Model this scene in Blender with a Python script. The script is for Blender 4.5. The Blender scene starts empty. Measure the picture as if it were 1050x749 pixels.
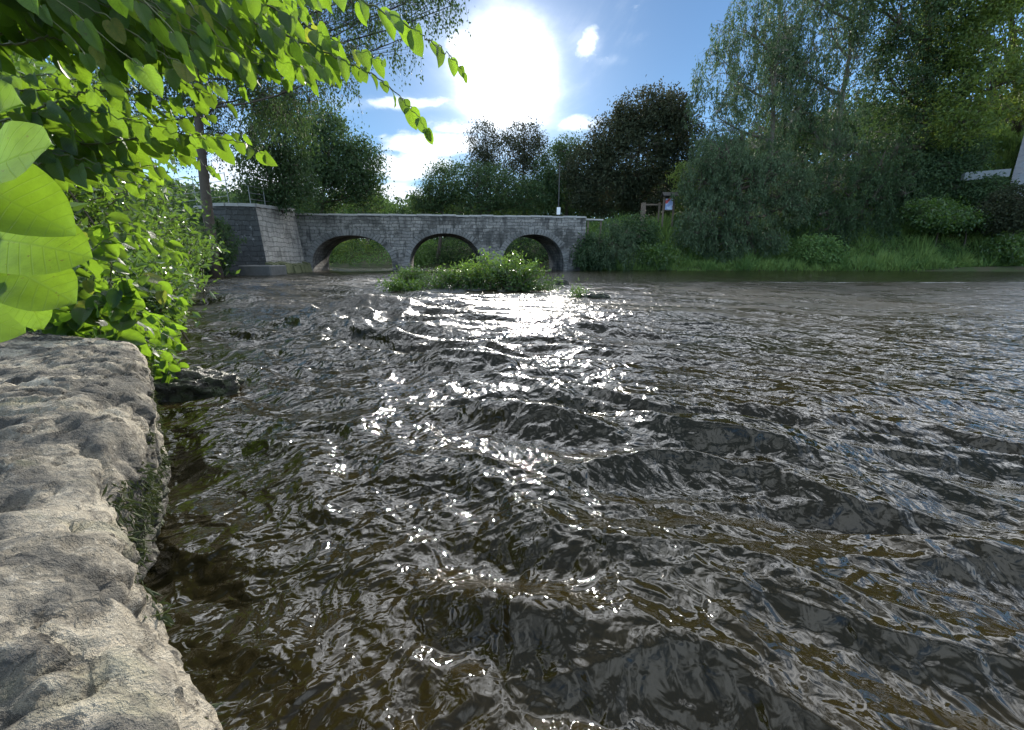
import bpy, math, random
import numpy as np

# ------------------------------------------------------------------ camera, sky, sun, exposure
S = bpy.context.scene
C = S.collection
PITCH = math.radians(14.5)
FPX = 420.0
CAM = np.array([0.0, 0.0, 1.0])
cd = bpy.data.cameras.new('camera'); cam = bpy.data.objects.new('camera', cd); C.objects.link(cam)
cam.location = CAM; cam.rotation_euler = (math.radians(90) - PITCH, 0, 0)
cd.sensor_width = 36; cd.lens = 36 * FPX / 1050; cd.clip_start = 0.02; cd.clip_end = 3000
S.camera = cam

SUN_EL, SUN_AZ = math.radians(20.5), math.radians(-0.7)      # azimuth from +Y towards +X
SUN = np.array([math.sin(SUN_AZ) * math.cos(SUN_EL), math.cos(SUN_AZ) * math.cos(SUN_EL), math.sin(SUN_EL)])
sl = bpy.data.lights.new('sun', 'SUN'); so = bpy.data.objects.new('sun', sl); C.objects.link(so)
sl.energy = 3.9; sl.angle = math.radians(0.5); sl.color = (1.0, 0.93, 0.82)
so.rotation_euler = (math.radians(90) - SUN_EL, 0, math.pi - SUN_AZ)
S.view_settings.view_transform = 'Standard'; S.view_settings.look = 'None'
S.view_settings.exposure = 0.95; S.view_settings.gamma = 1.0
S.view_settings.use_curve_mapping = False

def unproj(px, py, Y):
    """point of the place seen at photo pixel (px, py), Y metres ahead of the camera"""
    a, b = (px - 525) / FPX, (374.5 - py) / FPX
    cp, sp = math.cos(PITCH), math.sin(PITCH)
    d = np.array([a, cp + b * sp, -sp + b * cp])
    return CAM + d * (Y / d[1])
def pxm(Y): return Y * 1.02 / FPX          # metres per photo pixel at Y

class NT:
    """small helper around a node tree"""
    def __init__(s, nt): s.nt = nt; s.n = nt.nodes; s.l = nt.links
    def new(s, t, **kw):
        n = s.n.new(t)
        for k, v in kw.items(): setattr(n, k, v)
        return n
    def put(s, sock, v):
        if v is None: return
        if isinstance(v, bpy.types.NodeSocket): s.l.new(v, sock)
        else: sock.default_value = v
    def m(s, op, a, b=None, c=None, clamp=False):
        n = s.new('ShaderNodeMath', operation=op, use_clamp=clamp)
        for i, v in enumerate((a, b, c)): s.put(n.inputs[i], v)
        return n.outputs[0]
    def v(s, op, a, b=None, scale=None):
        n = s.new('ShaderNodeVectorMath', operation=op)
        s.put(n.inputs[0], a); s.put(n.inputs[1], b)
        if scale is not None: s.put(n.inputs['Scale'], scale)
        return n.outputs['Value'] if op in ('DOT_PRODUCT', 'LENGTH') else n.outputs[0]
    def noise(s, vec, scale, detail=4, rough=0.55, dist=0.0):
        n = s.new('ShaderNodeTexNoise')
        s.put(n.inputs['Vector'], vec); n.inputs['Scale'].default_value = scale
        n.inputs['Detail'].default_value = detail; n.inputs['Roughness'].default_value = rough
        n.inputs['Distortion'].default_value = dist
        return n.outputs['Fac']
    def ramp(s, f, lo, hi):
        n = s.new('ShaderNodeMapRange', interpolation_type='SMOOTHSTEP'); s.put(n.inputs[0], f)
        n.inputs[1].default_value = lo; n.inputs[2].default_value = hi
        return n.outputs[0]
    def mix(s, f, a, b, mode='MIX'):
        n = s.new('ShaderNodeMix', data_type='RGBA', blend_type=mode)
        s.put(n.inputs[0], f)
        for i, v in ((6, a), (7, b)):
            s.put(n.inputs[i], (*v, 1) if isinstance(v, (tuple, list)) and len(v) == 3 else v)
        return n.outputs[2]
    def bump(s, h, dist, strength=1.0, normal=None):
        n = s.new('ShaderNodeBump'); s.put(n.inputs['Height'], h)
        n.inputs['Distance'].default_value = dist; n.inputs['Strength'].default_value = strength
        if normal is not None: s.put(n.inputs['Normal'], normal)
        return n.outputs[0]

# sky: Nishita, cloud banks placed by direction, the bright aureole round the sun
W = bpy.data.worlds.new('World'); S.world = W; W.use_nodes = True
t = NT(W.node_tree); t.n.clear()
sky = t.new('ShaderNodeTexSky', sky_type='NISHITA'); sky.sun_disc = False
sky.sun_elevation = SUN_EL; sky.sun_rotation = SUN_AZ
sky.air_density = 1.0; sky.dust_density = 0.0; sky.ozone_density = 2.0
tc = t.new('ShaderNodeTexCoord').outputs['Generated']
sx = t.new('ShaderNodeSeparateXYZ'); t.l.new(tc, sx.inputs[0])
yy = t.m('MAXIMUM', sx.outputs[1], 0.05)
u = t.m('DIVIDE', sx.outputs[0], yy); vv = t.m('DIVIDE', sx.outputs[2], yy)
front = t.ramp(sx.outputs[1], 0.05, 0.3)
cv = t.new('ShaderNodeCombineXYZ'); t.put(cv.inputs[0], u); t.put(cv.inputs[1], t.m('MULTIPLY', vv, 1.7)); uv = cv.outputs[0]
n1 = t.noise(uv, 6.5, 7, 0.6, 0.3); n2 = t.noise(uv, 22, 5, 0.6)
CL = [(440, 148, 52, 9, .85), (408, 172, 45, 12, .9), (395, 200, 55, 12, .85), (425, 106, 60, 5, .6), (470, 132, 40, 5, .6), (540, 22, 45, 6, .4), (620, 62, 30, 4, .4), (500, 158, 50, 7, .35), (586, 128, 22, 8, .72), (602, 45, 12, 12, .8),
      (575, 25, 55, 12, .30), (650, 40, 60, 8, .22), (472, 50, 14, 12, .75), (260, 190, 70, 26, .85), (455, 128, 30, 6, .5), (645, 5, 25, 15, .3)]
dens = None
for px, py, rx, ry, w in CL:
    p = unproj(px, py, 1.0) - CAM
    du = t.m('MULTIPLY', t.m('SUBTRACT', u, float(p[0])), FPX / rx); dv = t.m('MULTIPLY', t.m('SUBTRACT', vv, float(p[2])), 0.94 * FPX / ry)
    r2 = t.m('ADD', t.m('MULTIPLY', du, du), t.m('MULTIPLY', dv, dv))
    g = t.m('MULTIPLY', t.m('POWER', 2.718, t.m('MULTIPLY', r2, -0.6)), w)
    dens = g if dens is None else t.m('MAXIMUM', dens, g)
nz = t.m('ADD', t.m('MULTIPLY', t.m('SUBTRACT', n1, 0.5), 1.5), t.m('MULTIPLY', t.m('SUBTRACT', n2, 0.5), 0.5))
cl = t.ramp(t.m('ADD', dens, nz), 0.36, 0.72)
wisp = t.m('MULTIPLY', t.ramp(t.m('ADD', t.noise(uv, 2.2, 8, 0.62, 0.8), t.m('MULTIPLY', dens, 0.25)), 0.50, 0.86), 0.5)
cl = t.m('MULTIPLY', t.m('MAXIMUM', cl, wisp), front)
# unseen loose clouds added behind the viewer and overhead to brighten the reflections
zz = t.m('ADD', t.m('ABSOLUTE', sx.outputs[2]), 0.25)
pl = t.new('ShaderNodeCombineXYZ'); t.put(pl.inputs[0], t.m('DIVIDE', sx.outputs[0], zz)); t.put(pl.inputs[1], t.m('DIVIDE', sx.outputs[1], zz))
bc = t.m('MULTIPLY', t.ramp(t.noise(pl.outputs[0], 1.1, 6, 0.6, 0.3), 0.42, 0.62), t.m('MAXIMUM', t.m('SUBTRACT', 1.0, front), t.ramp(sx.outputs[2], 0.50, 0.66)))
ca = t.m('MAXIMUM', cl, bc)
hi = t.m('MULTIPLY', t.m('MULTIPLY', t.ramp(t.m('ADD', sx.outputs[2], t.m('MULTIPLY', t.ramp(sx.outputs[0], 0.38, 0.6), 0.12)), 0.49, 0.57), t.ramp(sx.outputs[2], 0.90, 0.78)), t.m('MULTIPLY', front, t.ramp(t.noise(pl.outputs[0], 2.6, 6, 0.65, 0.4), 0.36, 0.60)))  # bright cloud bank added above the view, unseen, to light up the water
cosang = t.v('DOT_PRODUCT', tc, tuple(SUN))
ang0 = t.m('MULTIPLY', t.m('ARCCOSINE', t.m('MINIMUM', cosang, 1.0)), 57.2958)
ang = ang0
angn = t.m('ADD', ang0, t.m('ADD', t.m('MULTIPLY', t.m('SUBTRACT', n1, 0.5), 2.2), t.m('MULTIPLY', t.m('SUBTRACT', n2, 0.5), 1.5)))
glow = t.m('ADD', t.m('MULTIPLY', t.m('POWER', 2.718, t.m('MULTIPLY', t.m('POWER', t.m('DIVIDE', t.m('MAXIMUM', angn, 0.0), 2.05), 1.45), -1.0)), 190.0),
           t.m('MULTIPLY', t.m('POWER', 2.718, t.m('DIVIDE', ang, -5.5)), 4.5))
skyc = t.v('SCALE', t.mix(1.0, sky.outputs[0], (0.80, 0.98, 1.12), 'MULTIPLY'), scale=t.m('ADD', 0.42, t.m('ADD', t.m('MULTIPLY', t.ramp(ang, 12.0, 80.0), 0.75), t.m('MULTIPLY', t.ramp(ang, 85.0, 120.0), 0.35))))
cshade = t.mix(t.ramp(t.m('ADD', n2, t.m('MULTIPLY', n1, 0.6)), 0.62, 0.95), (5.9, 6.3, 6.7), (4.0, 4.6, 5.3))
col = t.mix(ca, skyc, t.v('SCALE', cshade, scale=t.m('ADD', 1.0, t.m('MULTIPLY', bc, 1.1))))
col = t.mix(hi, col, t.v('SCALE', (11.0, 11.4, 12.0), scale=t.m('ADD', 1.8, t.m('MULTIPLY', t.m('POWER', 2.718, t.m('DIVIDE', ang, -16.0)), 6.0))))
gl = t.new('ShaderNodeMix', data_type='RGBA', blend_type='ADD'); gl.inputs[0].default_value = 1
gc = t.v('SCALE', (1.0, 0.97, 0.92), scale=glow)
t.l.new(col, gl.inputs[6]); t.l.new(gc, gl.inputs[7])
bg = t.new('ShaderNodeBackground'); bg.inputs['Strength'].default_value = 0.13
t.l.new(gl.outputs[2], bg.inputs[0])
wo = t.new('ShaderNodeOutputWorld'); t.l.new(bg.outputs[0], wo.inputs[0])
S.cycles.max_bounces = 8; S.cycles.transparent_max_bounces = 4; S.cycles.sample_clamp_indirect = 6.0

# ------------------------------------------------------------------ helpers: meshes, noise, materials
def vnoise(p, seed=0):
    """3-D gradient noise, p (N,3) -> about -1..1"""
    p = np.asarray(p, float)
    i = np.floor(p).astype(np.int64); f = p - i
    w = f * f * f * (f * (f * 6 - 15) + 10)
    out = np.zeros(len(p))
    for dx in (0, 1):
        for dy in (0, 1):
            for dz in (0, 1):
                h = ((i[:, 0] + dx) * 374761393 + (i[:, 1] + dy) * 668265263 + (i[:, 2] + dz) * 2147483647 + seed * 974634777) & 0x7fffffff
                h = ((h ^ (h >> 13)) * 1274126177) & 0x7fffffff
                h = h ^ (h >> 16)
                gx = ((h & 1023) / 511.5 - 1); gy = (((h >> 10) & 1023) / 511.5 - 1); gz = (((h >> 20) & 1023) / 511.5 - 1)
                d = gx * (f[:, 0] - dx) + gy * (f[:, 1] - dy) + gz * (f[:, 2] - dz)
                out += d * (w[:, 0] if dx else 1 - w[:, 0]) * (w[:, 1] if dy else 1 - w[:, 1]) * (w[:, 2] if dz else 1 - w[:, 2])
    return out * 1.3
def fbm(p, o=4, seed=0, gain=0.5):
    p = np.asarray(p, float); s = np.zeros(len(p)); a = 1.0
    for k in range(o):
        s += a * vnoise(p, seed + k); p = p * 2.03 + 7.1; a *= gain
    return s

class MB:
    """collects verts / faces / per-vertex tint and uv, then becomes ONE mesh object"""
    def __init__(s): s.v = []; s.f = []; s.n = 0; s.tint = []; s.uv = []; s.mi = []
    def add(s, v, f, tint=None, uv=None, mi=0):
        v = np.asarray(v, float).reshape(-1, 3); f = np.asarray(f, np.int64)
        s.v.append(v); s.f.append(f + s.n); s.n += len(v); s.mi.append(np.full(len(f), mi))
        s.tint.append(np.zeros(len(v)) if tint is None else np.broadcast_to(tint, (len(v),)))
        s.uv.append(np.zeros((len(v), 2)) if uv is None else uv)
    def build(s, name, mats, parent=None, smooth=False):
        v = np.concatenate(s.v); me = bpy.data.meshes.new(name)
        loops = np.concatenate([f.ravel() for f in s.f]); sizes = np.concatenate([np.full(len(f), f.shape[1]) for f in s.f])
        me.vertices.add(len(v)); me.vertices.foreach_set('co', v.ravel())
        me.loops.add(len(loops)); me.loops.foreach_set('vertex_index', loops)
        me.polygons.add(len(sizes)); st = np.concatenate([[0], np.cumsum(sizes)[:-1]])
        me.polygons.foreach_set('loop_start', st.astype(np.int32))
        me.polygons.foreach_set('material_index', np.concatenate(s.mi).astype(np.int32))
        me.polygons.foreach_set('use_smooth', np.full(len(sizes), smooth))
        a = me.attributes.new('tint', 'FLOAT', 'POINT'); a.data.foreach_set('value', np.concatenate(s.tint))
        a = me.attributes.new('luv', 'FLOAT2', 'POINT'); a.data.foreach_set('vector', np.concatenate(s.uv).ravel())
        me.update(calc_edges=True); me.validate()
        for m in (mats if isinstance(mats, (list, tuple)) else [mats]): me.materials.append(m)
        o = bpy.data.objects.new(name, me); C.objects.link(o)
        if parent is not None:
            o.parent = parent; o.matrix_parent_inverse = parent.matrix_basis.inverted()
        return o
    def box(s, lo, hi, mi=0, rot=None, bev=0.0):
        """box lo..hi, chamfered by bev, turned by the 3x3 matrix rot about its base centre"""
        lo = np.array(lo, float); hi = np.array(hi, float)
        if bev <= 0:
            v = np.array([[x, y, z] for x in (lo[0], hi[0]) for y in (lo[1], hi[1]) for z in (lo[2], hi[2])])
            f = [[0, 1, 3, 2], [4, 6, 7, 5], [0, 4, 5, 1], [2, 3, 7, 6], [0, 2, 6, 4], [1, 5, 7, 3]]
            s.add(v, f, mi=mi); return
        v = []; idx = {}
        for a in (0, 1):
            for b in (0, 1):
                for c in (0, 1):
                    for ax in range(3):
                        p = np.array([(lo, hi)[a][0], (lo, hi)[b][1], (lo, hi)[c][2]])
                        sg = (1 if not a else -1, 1 if not b else -1, 1 if not c else -1)
                        for k in range(3):
                            if k != ax: p[k] += sg[k] * bev
                        idx[(a, b, c, ax)] = len(v); v.append(p)
        q = []; tr = []
        for ax in range(3):
            o1, o2 = [k for k in range(3) if k != ax]
            for side in (0, 1):
                r = []
                for i, j in ((0, 0), (1, 0), (1, 1), (0, 1)):
                    key = [0, 0, 0]; key[ax] = side; key[o1] = i; key[o2] = j
                    r.append(idx[(*key, ax)])
                q.append(r)
            for i in (0, 1):
                for j in (0, 1):
                    k0 = [0, 0, 0]; k0[o1] = i; k0[o2] = j; k1 = list(k0); k1[ax] = 1
                    q.append([idx[(*k0, o1)], idx[(*k1, o1)], idx[(*k1, o2)], idx[(*k0, o2)]])
        for a in (0, 1):
            for b in (0, 1):
                for c in (0, 1): tr.append([idx[(a, b, c, 0)], idx[(a, b, c, 1)], idx[(a, b, c, 2)]])
        n0 = s.n; s.add(v, q, mi=mi)
        s.f.append(np.array(tr) + n0); s.mi.append(np.full(len(tr), mi))
    def tube(s, pts, rad, n=7, tint=0.0, mi=0, cap=True):
        pts = np.asarray(pts, float); rad = np.broadcast_to(rad, (len(pts),))
        d = np.gradient(pts, axis=0); d /= np.linalg.norm(d, axis=1)[:, None] + 1e-9
        ref = np.array([0, 0, 1.0]) if abs(d[0, 2]) < 0.9 else np.array([1.0, 0, 0])
        a = np.cross(d, ref); a /= np.linalg.norm(a, axis=1)[:, None] + 1e-9
        b = np.cross(d, a); th = np.linspace(0, 2 * np.pi, n, endpoint=False)
        v = pts[:, None] + rad[:, None, None] * (np.cos(th)[None, :, None] * a[:, None] + np.sin(th)[None, :, None] * b[:, None])
        m = len(pts); i = np.arange(m - 1)[:, None] * n; j = np.arange(n)[None]; k = (j + 1) % n
        s.add(v.reshape(-1, 3), np.stack([i + j, i + k, i + n + k, i + n + j], -1).reshape(-1, 4), tint=tint, mi=mi)
        if cap:
            c0 = s.n - m * n
            s.f.append(np.array([list(range(c0 + n - 1, c0 - 1, -1)), list(range(c0 + (m - 1) * n, c0 + m * n))])); s.mi.append(np.full(2, mi))
    def twigs(s, A, B, r, n=3, tint=0.0, mi=0):
        """many thin cones A[i]->B[i] at once"""
        A = np.asarray(A); B = np.asarray(B); d = B - A; d /= np.linalg.norm(d, axis=1)[:, None] + 1e-9
        a = np.cross(d, [0.31, 0.2, 0.93]); a /= np.linalg.norm(a, axis=1)[:, None] + 1e-9; b = np.cross(d, a)
        th = np.linspace(0, 2 * np.pi, n, endpoint=False); r = np.broadcast_to(r, (len(A),))
        ring = r[:, None, None] * (np.cos(th)[None, :, None] * a[:, None] + np.sin(th)[None, :, None] * b[:, None])
        v = np.concatenate([A[:, None] + ring, B[:, None]], 1)
        i = np.arange(len(A))[:, None] * (n + 1); j = np.arange(n)[None]; k = (j + 1) % n
        s.add(v.reshape(-1, 3), np.stack([i + j, i + k, i + n + 0 * j], -1).reshape(-1, 3), tint=tint, mi=mi)
    def leaves(s, P, D, N, L, Wd, tint, mi=0):
        """flat pointed leaves: base P, axis D, normal N, length L, width Wd"""
        D = D / (np.linalg.norm(D, axis=1)[:, None] + 1e-9)
        sd = np.cross(D, N); sd /= np.linalg.norm(sd, axis=1)[:, None] + 1e-9
        L = np.broadcast_to(L, (len(P),))[:, None]; Wd = np.broadcast_to(Wd, (len(P),))[:, None]
        up = np.cross(sd, D)
        v = np.stack([P, P + D * L * .42 + sd * Wd * .5 + up * Wd * .12, P + D * L - up * L * .1, P + D * L * .42 - sd * Wd * .5 + up * Wd * .12], 1)
        i = np.arange(len(P))[:, None] * 4 + np.arange(4)[None]
        s.add(v.reshape(-1, 3), i, tint=np.repeat(tint, 4), mi=mi)
    def ovate(s, P, D, N, L, Wd, tint, curl=0.25, fold=0.22, rng=None, heart=True):
        """broad ovate leaves with midrib fold, droop and wavy edge: rows x 5 columns"""
        n = len(P); D = D / (np.linalg.norm(D, axis=1)[:, None] + 1e-9)
        sd = np.cross(D, N); sd /= np.linalg.norm(sd, axis=1)[:, None] + 1e-9; up = np.cross(sd, D)
        tt = np.array([0.0, .025, .06, .11, .17, .24, .32, .41, .50, .59, .68, .77, .85, .92, .97, 1.0])
        hk = [.20, .50, .72, .89, .98, 1.0, 1.0, .98, .94, .87, .77, .63, .44, .22, .08, .008]; ek = [.04, .16, .32, .52, .71, .86, .96, 1.0, .98, .92, .81, .65, .45, .23, .08, .01]
        rk = [.24, .55, .78, .93, .99, 1.0, 1.0, .99, .97, .93, .87, .78, .64, .43, .20, .008]
        ww = np.array(rk if heart == 'round' else hk if heart else ek)
        cc = np.array([-1, -.55, 0, .55, 1.0])
        L = np.broadcast_to(L, (n,)); Wd = np.broadcast_to(Wd, (n,)); cu = curl * (0.5 + rng.random(n)); fo = fold * (0.4 + 1.2 * rng.random(n))
        ph = rng.random(n) * 6.28; wav = 0.05 * rng.random(n)
        T, Cc = np.meshgrid(tt, cc, indexing='ij'); WW = ww[:, None] * np.ones(5)[None]
        Tl = T - (0.07 * np.abs(Cc) * (T < .1) if heart else 0)
        x = (Cc * WW)[None] * Wd[:, None, None] * .5
        z = np.abs(Cc * WW)[None] * (Wd * .5 * fo)[:, None, None] * 1.6 - (T ** 2)[None] * (cu * L)[:, None, None] * .5 \
            + (np.abs(Cc) * np.sin(T * 14))[None] * (wav * Wd)[:, None, None] * np.cos(ph)[:, None, None]
        y = Tl[None] * L[:, None, None] * (1 - .12 * cu[:, None, None] * T[None])
        v = P[:, None, None] + x[..., None] * sd[:, None, None] + y[..., None] * D[:, None, None] + z[..., None] * up[:, None, None]
        R, K = len(tt), 5
        r = np.arange(R - 1)[:, None] * K + np.arange(K - 1)[None]; q = np.stack([r, r + 1, r + K + 1, r + K], -1).reshape(-1, 4)
        f = (np.arange(n)[:, None, None] * (R * K) + q[None]).reshape(-1, 4)
        uvs = np.broadcast_to(np.stack([T, Cc * WW], -1).reshape(1, -1, 2), (n, R * K, 2)).reshape(-1, 2)
        s.add(v.reshape(-1, 3), f, tint=np.repeat(tint, R * K), uv=uvs)

def tag(o, label=None, cat=None, group=None, kind=None):
    for k, v in (('label', label), ('category', cat), ('group', group), ('kind', kind)):
        if v: o[k] = v
    return o
def thing(name, loc, label, cat, group=None):
    o = bpy.data.objects.new(name, None); C.objects.link(o); o.location = [float(q) for q in loc]; o.empty_display_size = .2
    return tag(o, label, cat, group)

def material(name):
    m = bpy.data.materials.new(name); m.use_nodes = True
    T = NT(m.node_tree); T.n.clear()
    out = T.new('ShaderNodeOutputMaterial'); return m, T, out
def principled(T, out, col, rough=0.8, spec=0.4, normal=None, metal=0.0):
    b = T.new('ShaderNodeBsdfPrincipled')
    T.put(b.inputs['Base Color'], (*col, 1) if isinstance(col, tuple) else col); T.put(b.inputs['Roughness'], rough)
    b.inputs['Specular IOR Level'].default_value = spec; b.inputs['Metallic'].default_value = metal
    if normal is not None: T.put(b.inputs['Normal'], normal)
    if out is not None: T.l.new(b.outputs[0], out.inputs[0])
    return b
def leaf_mat(name, dark, light, trans, fac=0.4, rough=0.45, veins=False, spec=0.4):
    """dark..light by each leaf's own tint; trans = colour of the light that comes through"""
    m, T, out = material(name)
    a = T.new('ShaderNodeAttribute', attribute_name='tint').outputs['Fac']
    col = T.mix(a, dark, light); nrm = None
    tr = T.mix(a, tuple(q * (.5 if veins else .75) for q in trans), trans)
    if veins: tr = T.mix(T.ramp(a, .97, .99), tr, (.42, .42, .05)); col = T.mix(T.ramp(a, .97, .99), col, (.12, .13, .03))
    if veins:
        uvn = T.new('ShaderNodeAttribute', attribute_name='luv').outputs['Vector']
        sp = T.new('ShaderNodeSeparateXYZ'); T.l.new(uvn, sp.inputs[0])
        av = T.m('ABSOLUTE', sp.outputs[1])
        w = T.m('SINE', T.m('MULTIPLY', T.m('SUBTRACT', sp.outputs[0], T.m('MULTIPLY', av, 0.33)), 50.0))
        line = T.m('MAXIMUM', T.ramp(w, 0.86, 1.0), T.ramp(av, 0.06, 0.0))
        ob_ = T.new('ShaderNodeTexCoord').outputs['Object']; blotch = T.noise(ob_, 40, 4, .65); cell = T.new('ShaderNodeTexVoronoi', feature='DISTANCE_TO_EDGE'); T.put(cell.inputs['Vector'], ob_); cell.inputs['Scale'].default_value = 150; net = T.ramp(cell.outputs['Distance'], .10, .0); spot = T.ramp(T.noise(ob_, 90, 2), .68, .72)
        tr = T.mix(T.m('MULTIPLY', line, 0.6), tr, tuple(q * .5 for q in trans))
        tr = T.mix(T.ramp(blotch, .35, .75), tr, tuple(q * .62 for q in trans)); tr = T.mix(T.m('MULTIPLY', net, .3), tr, tuple(q * .6 for q in trans)); tr = T.mix(T.m('MULTIPLY', spot, .7), tr, (.16, .13, .03))
        col = T.mix(T.m('MULTIPLY', line, 0.4), col, tuple(min(1, q * 1.6) for q in light))
        nrm = T.bump(T.m('ADD', T.m('MULTIPLY', line, -1.0), T.m('MULTIPLY', blotch, 0.6)), 0.002, 0.7)
    b = principled(T, None, col, rough, spec, nrm)
    tl = T.new('ShaderNodeBsdfTranslucent'); T.put(tl.inputs[0], tr)
    mx = T.new('ShaderNodeMixShader'); mx.inputs[0].default_value = fac
    T.l.new(b.outputs[0], mx.inputs[1]); T.l.new(tl.outputs[0], mx.inputs[2]); T.l.new(mx.outputs[0], out.inputs[0])
    return m
def plain_mat(name, col, rough=0.7, metal=0.0, vary=0.25, scale=6.0, bump=0.0):
    m, T, out = material(name); ob = T.new('ShaderNodeTexCoord').outputs['Object']
    n = T.noise(ob, scale, 5, .6); c = T.mix(n, tuple(q * (1 - vary) for q in col), tuple(min(1, q * (1 + vary)) for q in col))
    principled(T, out, c, rough, .4, T.bump(n, bump) if bump else None, metal); return m

M = {}
M['bark'] = plain_mat('bark', (.075, .06, .045), .9, vary=.5, scale=5, bump=.03)
M['pale_bark'] = plain_mat('pale_bark', (.14, .125, .10), .9, vary=.45, scale=6, bump=.02)
M['stem'] = plain_mat('cane_skin', (.11, .12, .05), .55, vary=.5, scale=25)
M['twig'] = plain_mat('twig_skin', (.10, .08, .05), .8, vary=.4, scale=25)
M['leaf_broad'] = leaf_mat('leaf_broad', (.018, .046, .016), (.038, .085, .024), (.28, .49, .030), .52, .42, True, .3)
M['leaf_bank'] = leaf_mat('leaf_bank', (.04, .085, .025), (.08, .14, .04), (.17, .30, .03), .4, .32, False, .5)
M['leaf_dark'] = leaf_mat('leaf_dark', (.030, .058, .028), (.065, .105, .045), (.08, .14, .03), .3, .6, False, .15)
M['leaf_green'] = leaf_mat('leaf_green', (.07, .145, .042), (.15, .24, .07), (.14, .24, .04), .35, .55, False, .25)
M['leaf_willow'] = leaf_mat('leaf_willow', (.042, .074, .036), (.10, .145, .074), (.10, .17, .06), .3, .55, False, .2)
M['leaf_copper'] = leaf_mat('leaf_copper', (.028, .037, .021), (.050, .063, .033), (.08, .08, .035), .25, .65, False, .12)
M['leaf_lime'] = leaf_mat('leaf_lime', (.055, .10, .022), (.12, .175, .04), (.24, .33, .05), .45, .5)
M['grass'] = leaf_mat('grass_blade', (.07, .14, .035), (.18, .26, .065), (.16, .26, .04), .3, .6, False, .2)
M['moss'] = leaf_mat('moss', (.02, .032, .010), (.045, .06, .015), (.07, .09, .02), .2, .8)
M['metal'] = plain_mat('galvanised_steel', (.22, .23, .24), .5, .6, .2, 8)
M['wood'] = plain_mat('weathered_timber', (.13, .10, .075), .85, vary=.4, scale=9, bump=.004)

def masonry(name, c1, c2, mortar, w, h, stain=.6, axis='XZ'):
    m, T, out = material(name)
    uvn = T.new('ShaderNodeAttribute', attribute_name='luv').outputs['Vector']
    wob = T.noise(uvn, 1.7, 3); wv = T.new('ShaderNodeCombineXYZ'); T.put(wv.inputs[0], T.m('MULTIPLY', wob, .5)); T.put(wv.inputs[1], T.m('MULTIPLY', T.noise(uvn, 1.3, 3), .34))
    vec = T.v('ADD', uvn, wv.outputs[0])
    b = T.new('ShaderNodeTexBrick'); T.put(b.inputs['Vector'], vec); b.offset = .46; b.squash = .75; b.squash_frequency = 3
    for k, q in (('Color1', c1), ('Color2', c2), ('Mortar', mortar)): b.inputs[k].default_value = (*q, 1)
    for k, q in (('Scale', 1.0), ('Mortar Size', .022), ('Mortar Smooth', .4), ('Bias', -.1), ('Brick Width', w), ('Row Height', h)): b.inputs[k].default_value = q
    n1 = T.noise(uvn, 0.55, 6, .65, .4); n2 = T.noise(uvn, 6, 6, .65); n3 = T.noise(uvn, 2.2, 5, .6)
    c = T.mix(T.m('MULTIPLY', T.ramp(n2, .35, .7), .45), b.outputs[0], tuple(q * .55 for q in c1))
    c = T.mix(T.m('MULTIPLY', T.ramp(n1, .46, .62), stain), c, (.055, .055, .05))
    c = T.mix(T.m('MULTIPLY', T.ramp(n3, .58, .7), .45), c, (.40, .39, .36))
    n4 = T.noise(T.v('MULTIPLY', uvn, (1.6, .35, 1.0)), 1.5, 5, .65); c = T.mix(T.m('MULTIPLY', T.ramp(n4, .50, .64), stain), c, (.045, .045, .042))
    hgt = T.m('ADD', T.m('MULTIPLY', b.outputs['Fac'], -1.0), T.m('MULTIPLY', n2, .9))
    principled(T, out, c, .92, .25, T.bump(hgt, .05)); return m
M['bridge'] = masonry('bridge_rubble_stone', (.29, .275, .25), (.15, .145, .138), (.075, .075, .07), .62, .27, .8)
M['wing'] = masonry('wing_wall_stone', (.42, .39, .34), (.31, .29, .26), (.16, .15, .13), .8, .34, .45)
M['shade_painted'] = masonry('shade_painted_wing_stone', (.085, .085, .08), (.06, .06, .055), (.035, .035, .03), .8, .34, .5)  # darker copy of the wing stone: the end's shade is painted in
M['ring'] = masonry('arch_ring_stone', (.24, .235, .22), (.16, .155, .145), (.08, .08, .075), .36, 2.0, .75)
M['coping'] = plain_mat('coping_stone', (.34, .33, .31), .9, vary=.35, scale=2.5, bump=.02)
M['concrete'] = plain_mat('wet_concrete', (.10, .10, .092), .7, vary=.5, scale=3, bump=.03)

# ------------------------------------------------------------------ river outline, ground
RIV = np.array([(-.1, -6), (-.22, .2), (-.9, 1.0), (-2.25, 2.4), (-2.7, 3.1), (-5.3, 6.6), (-11.5, 15), (-16.8, 22), (-20.5, 26.5), (-21.5, 29.5), (-18, 30.2), (-17.4, 35),
                (-17.6, 41), (-20, 46), (-34, 52), (-36, 60), (-12, 51.5), (2, 48.5), (6.2, 44), (6.6, 39.2), (10, 38.2), (16, 37.6), (25, 37.2), (36, 36), (46, 34.5), (62, 28), (90, 12), (90, -6)], float)
def river_dist(P):
    """distance to the bank line; negative on the water"""
    P = np.asarray(P, float); best = np.full(len(P), 1e9); ins = np.zeros(len(P), bool)
    for a, b in zip(RIV, np.roll(RIV, -1, 0)):
        ab = b - a; k = np.clip(((P - a) @ ab) / (ab @ ab), 0, 1)
        best = np.minimum(best, np.linalg.norm(P - a - k[:, None] * ab, axis=1))
        c = (a[1] > P[:, 1]) != (b[1] > P[:, 1])
        with np.errstate(divide='ignore', invalid='ignore'): ins ^= c & (P[:, 0] < (b[0] - a[0]) * (P[:, 1] - a[1]) / (b[1] - a[1]) + a[0])
    return np.where(ins, -best, best)
def sstep(x, a, b):
    k = np.clip((x - a) / (b - a), 0, 1); return k * k * (3 - 2 * k)
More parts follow.
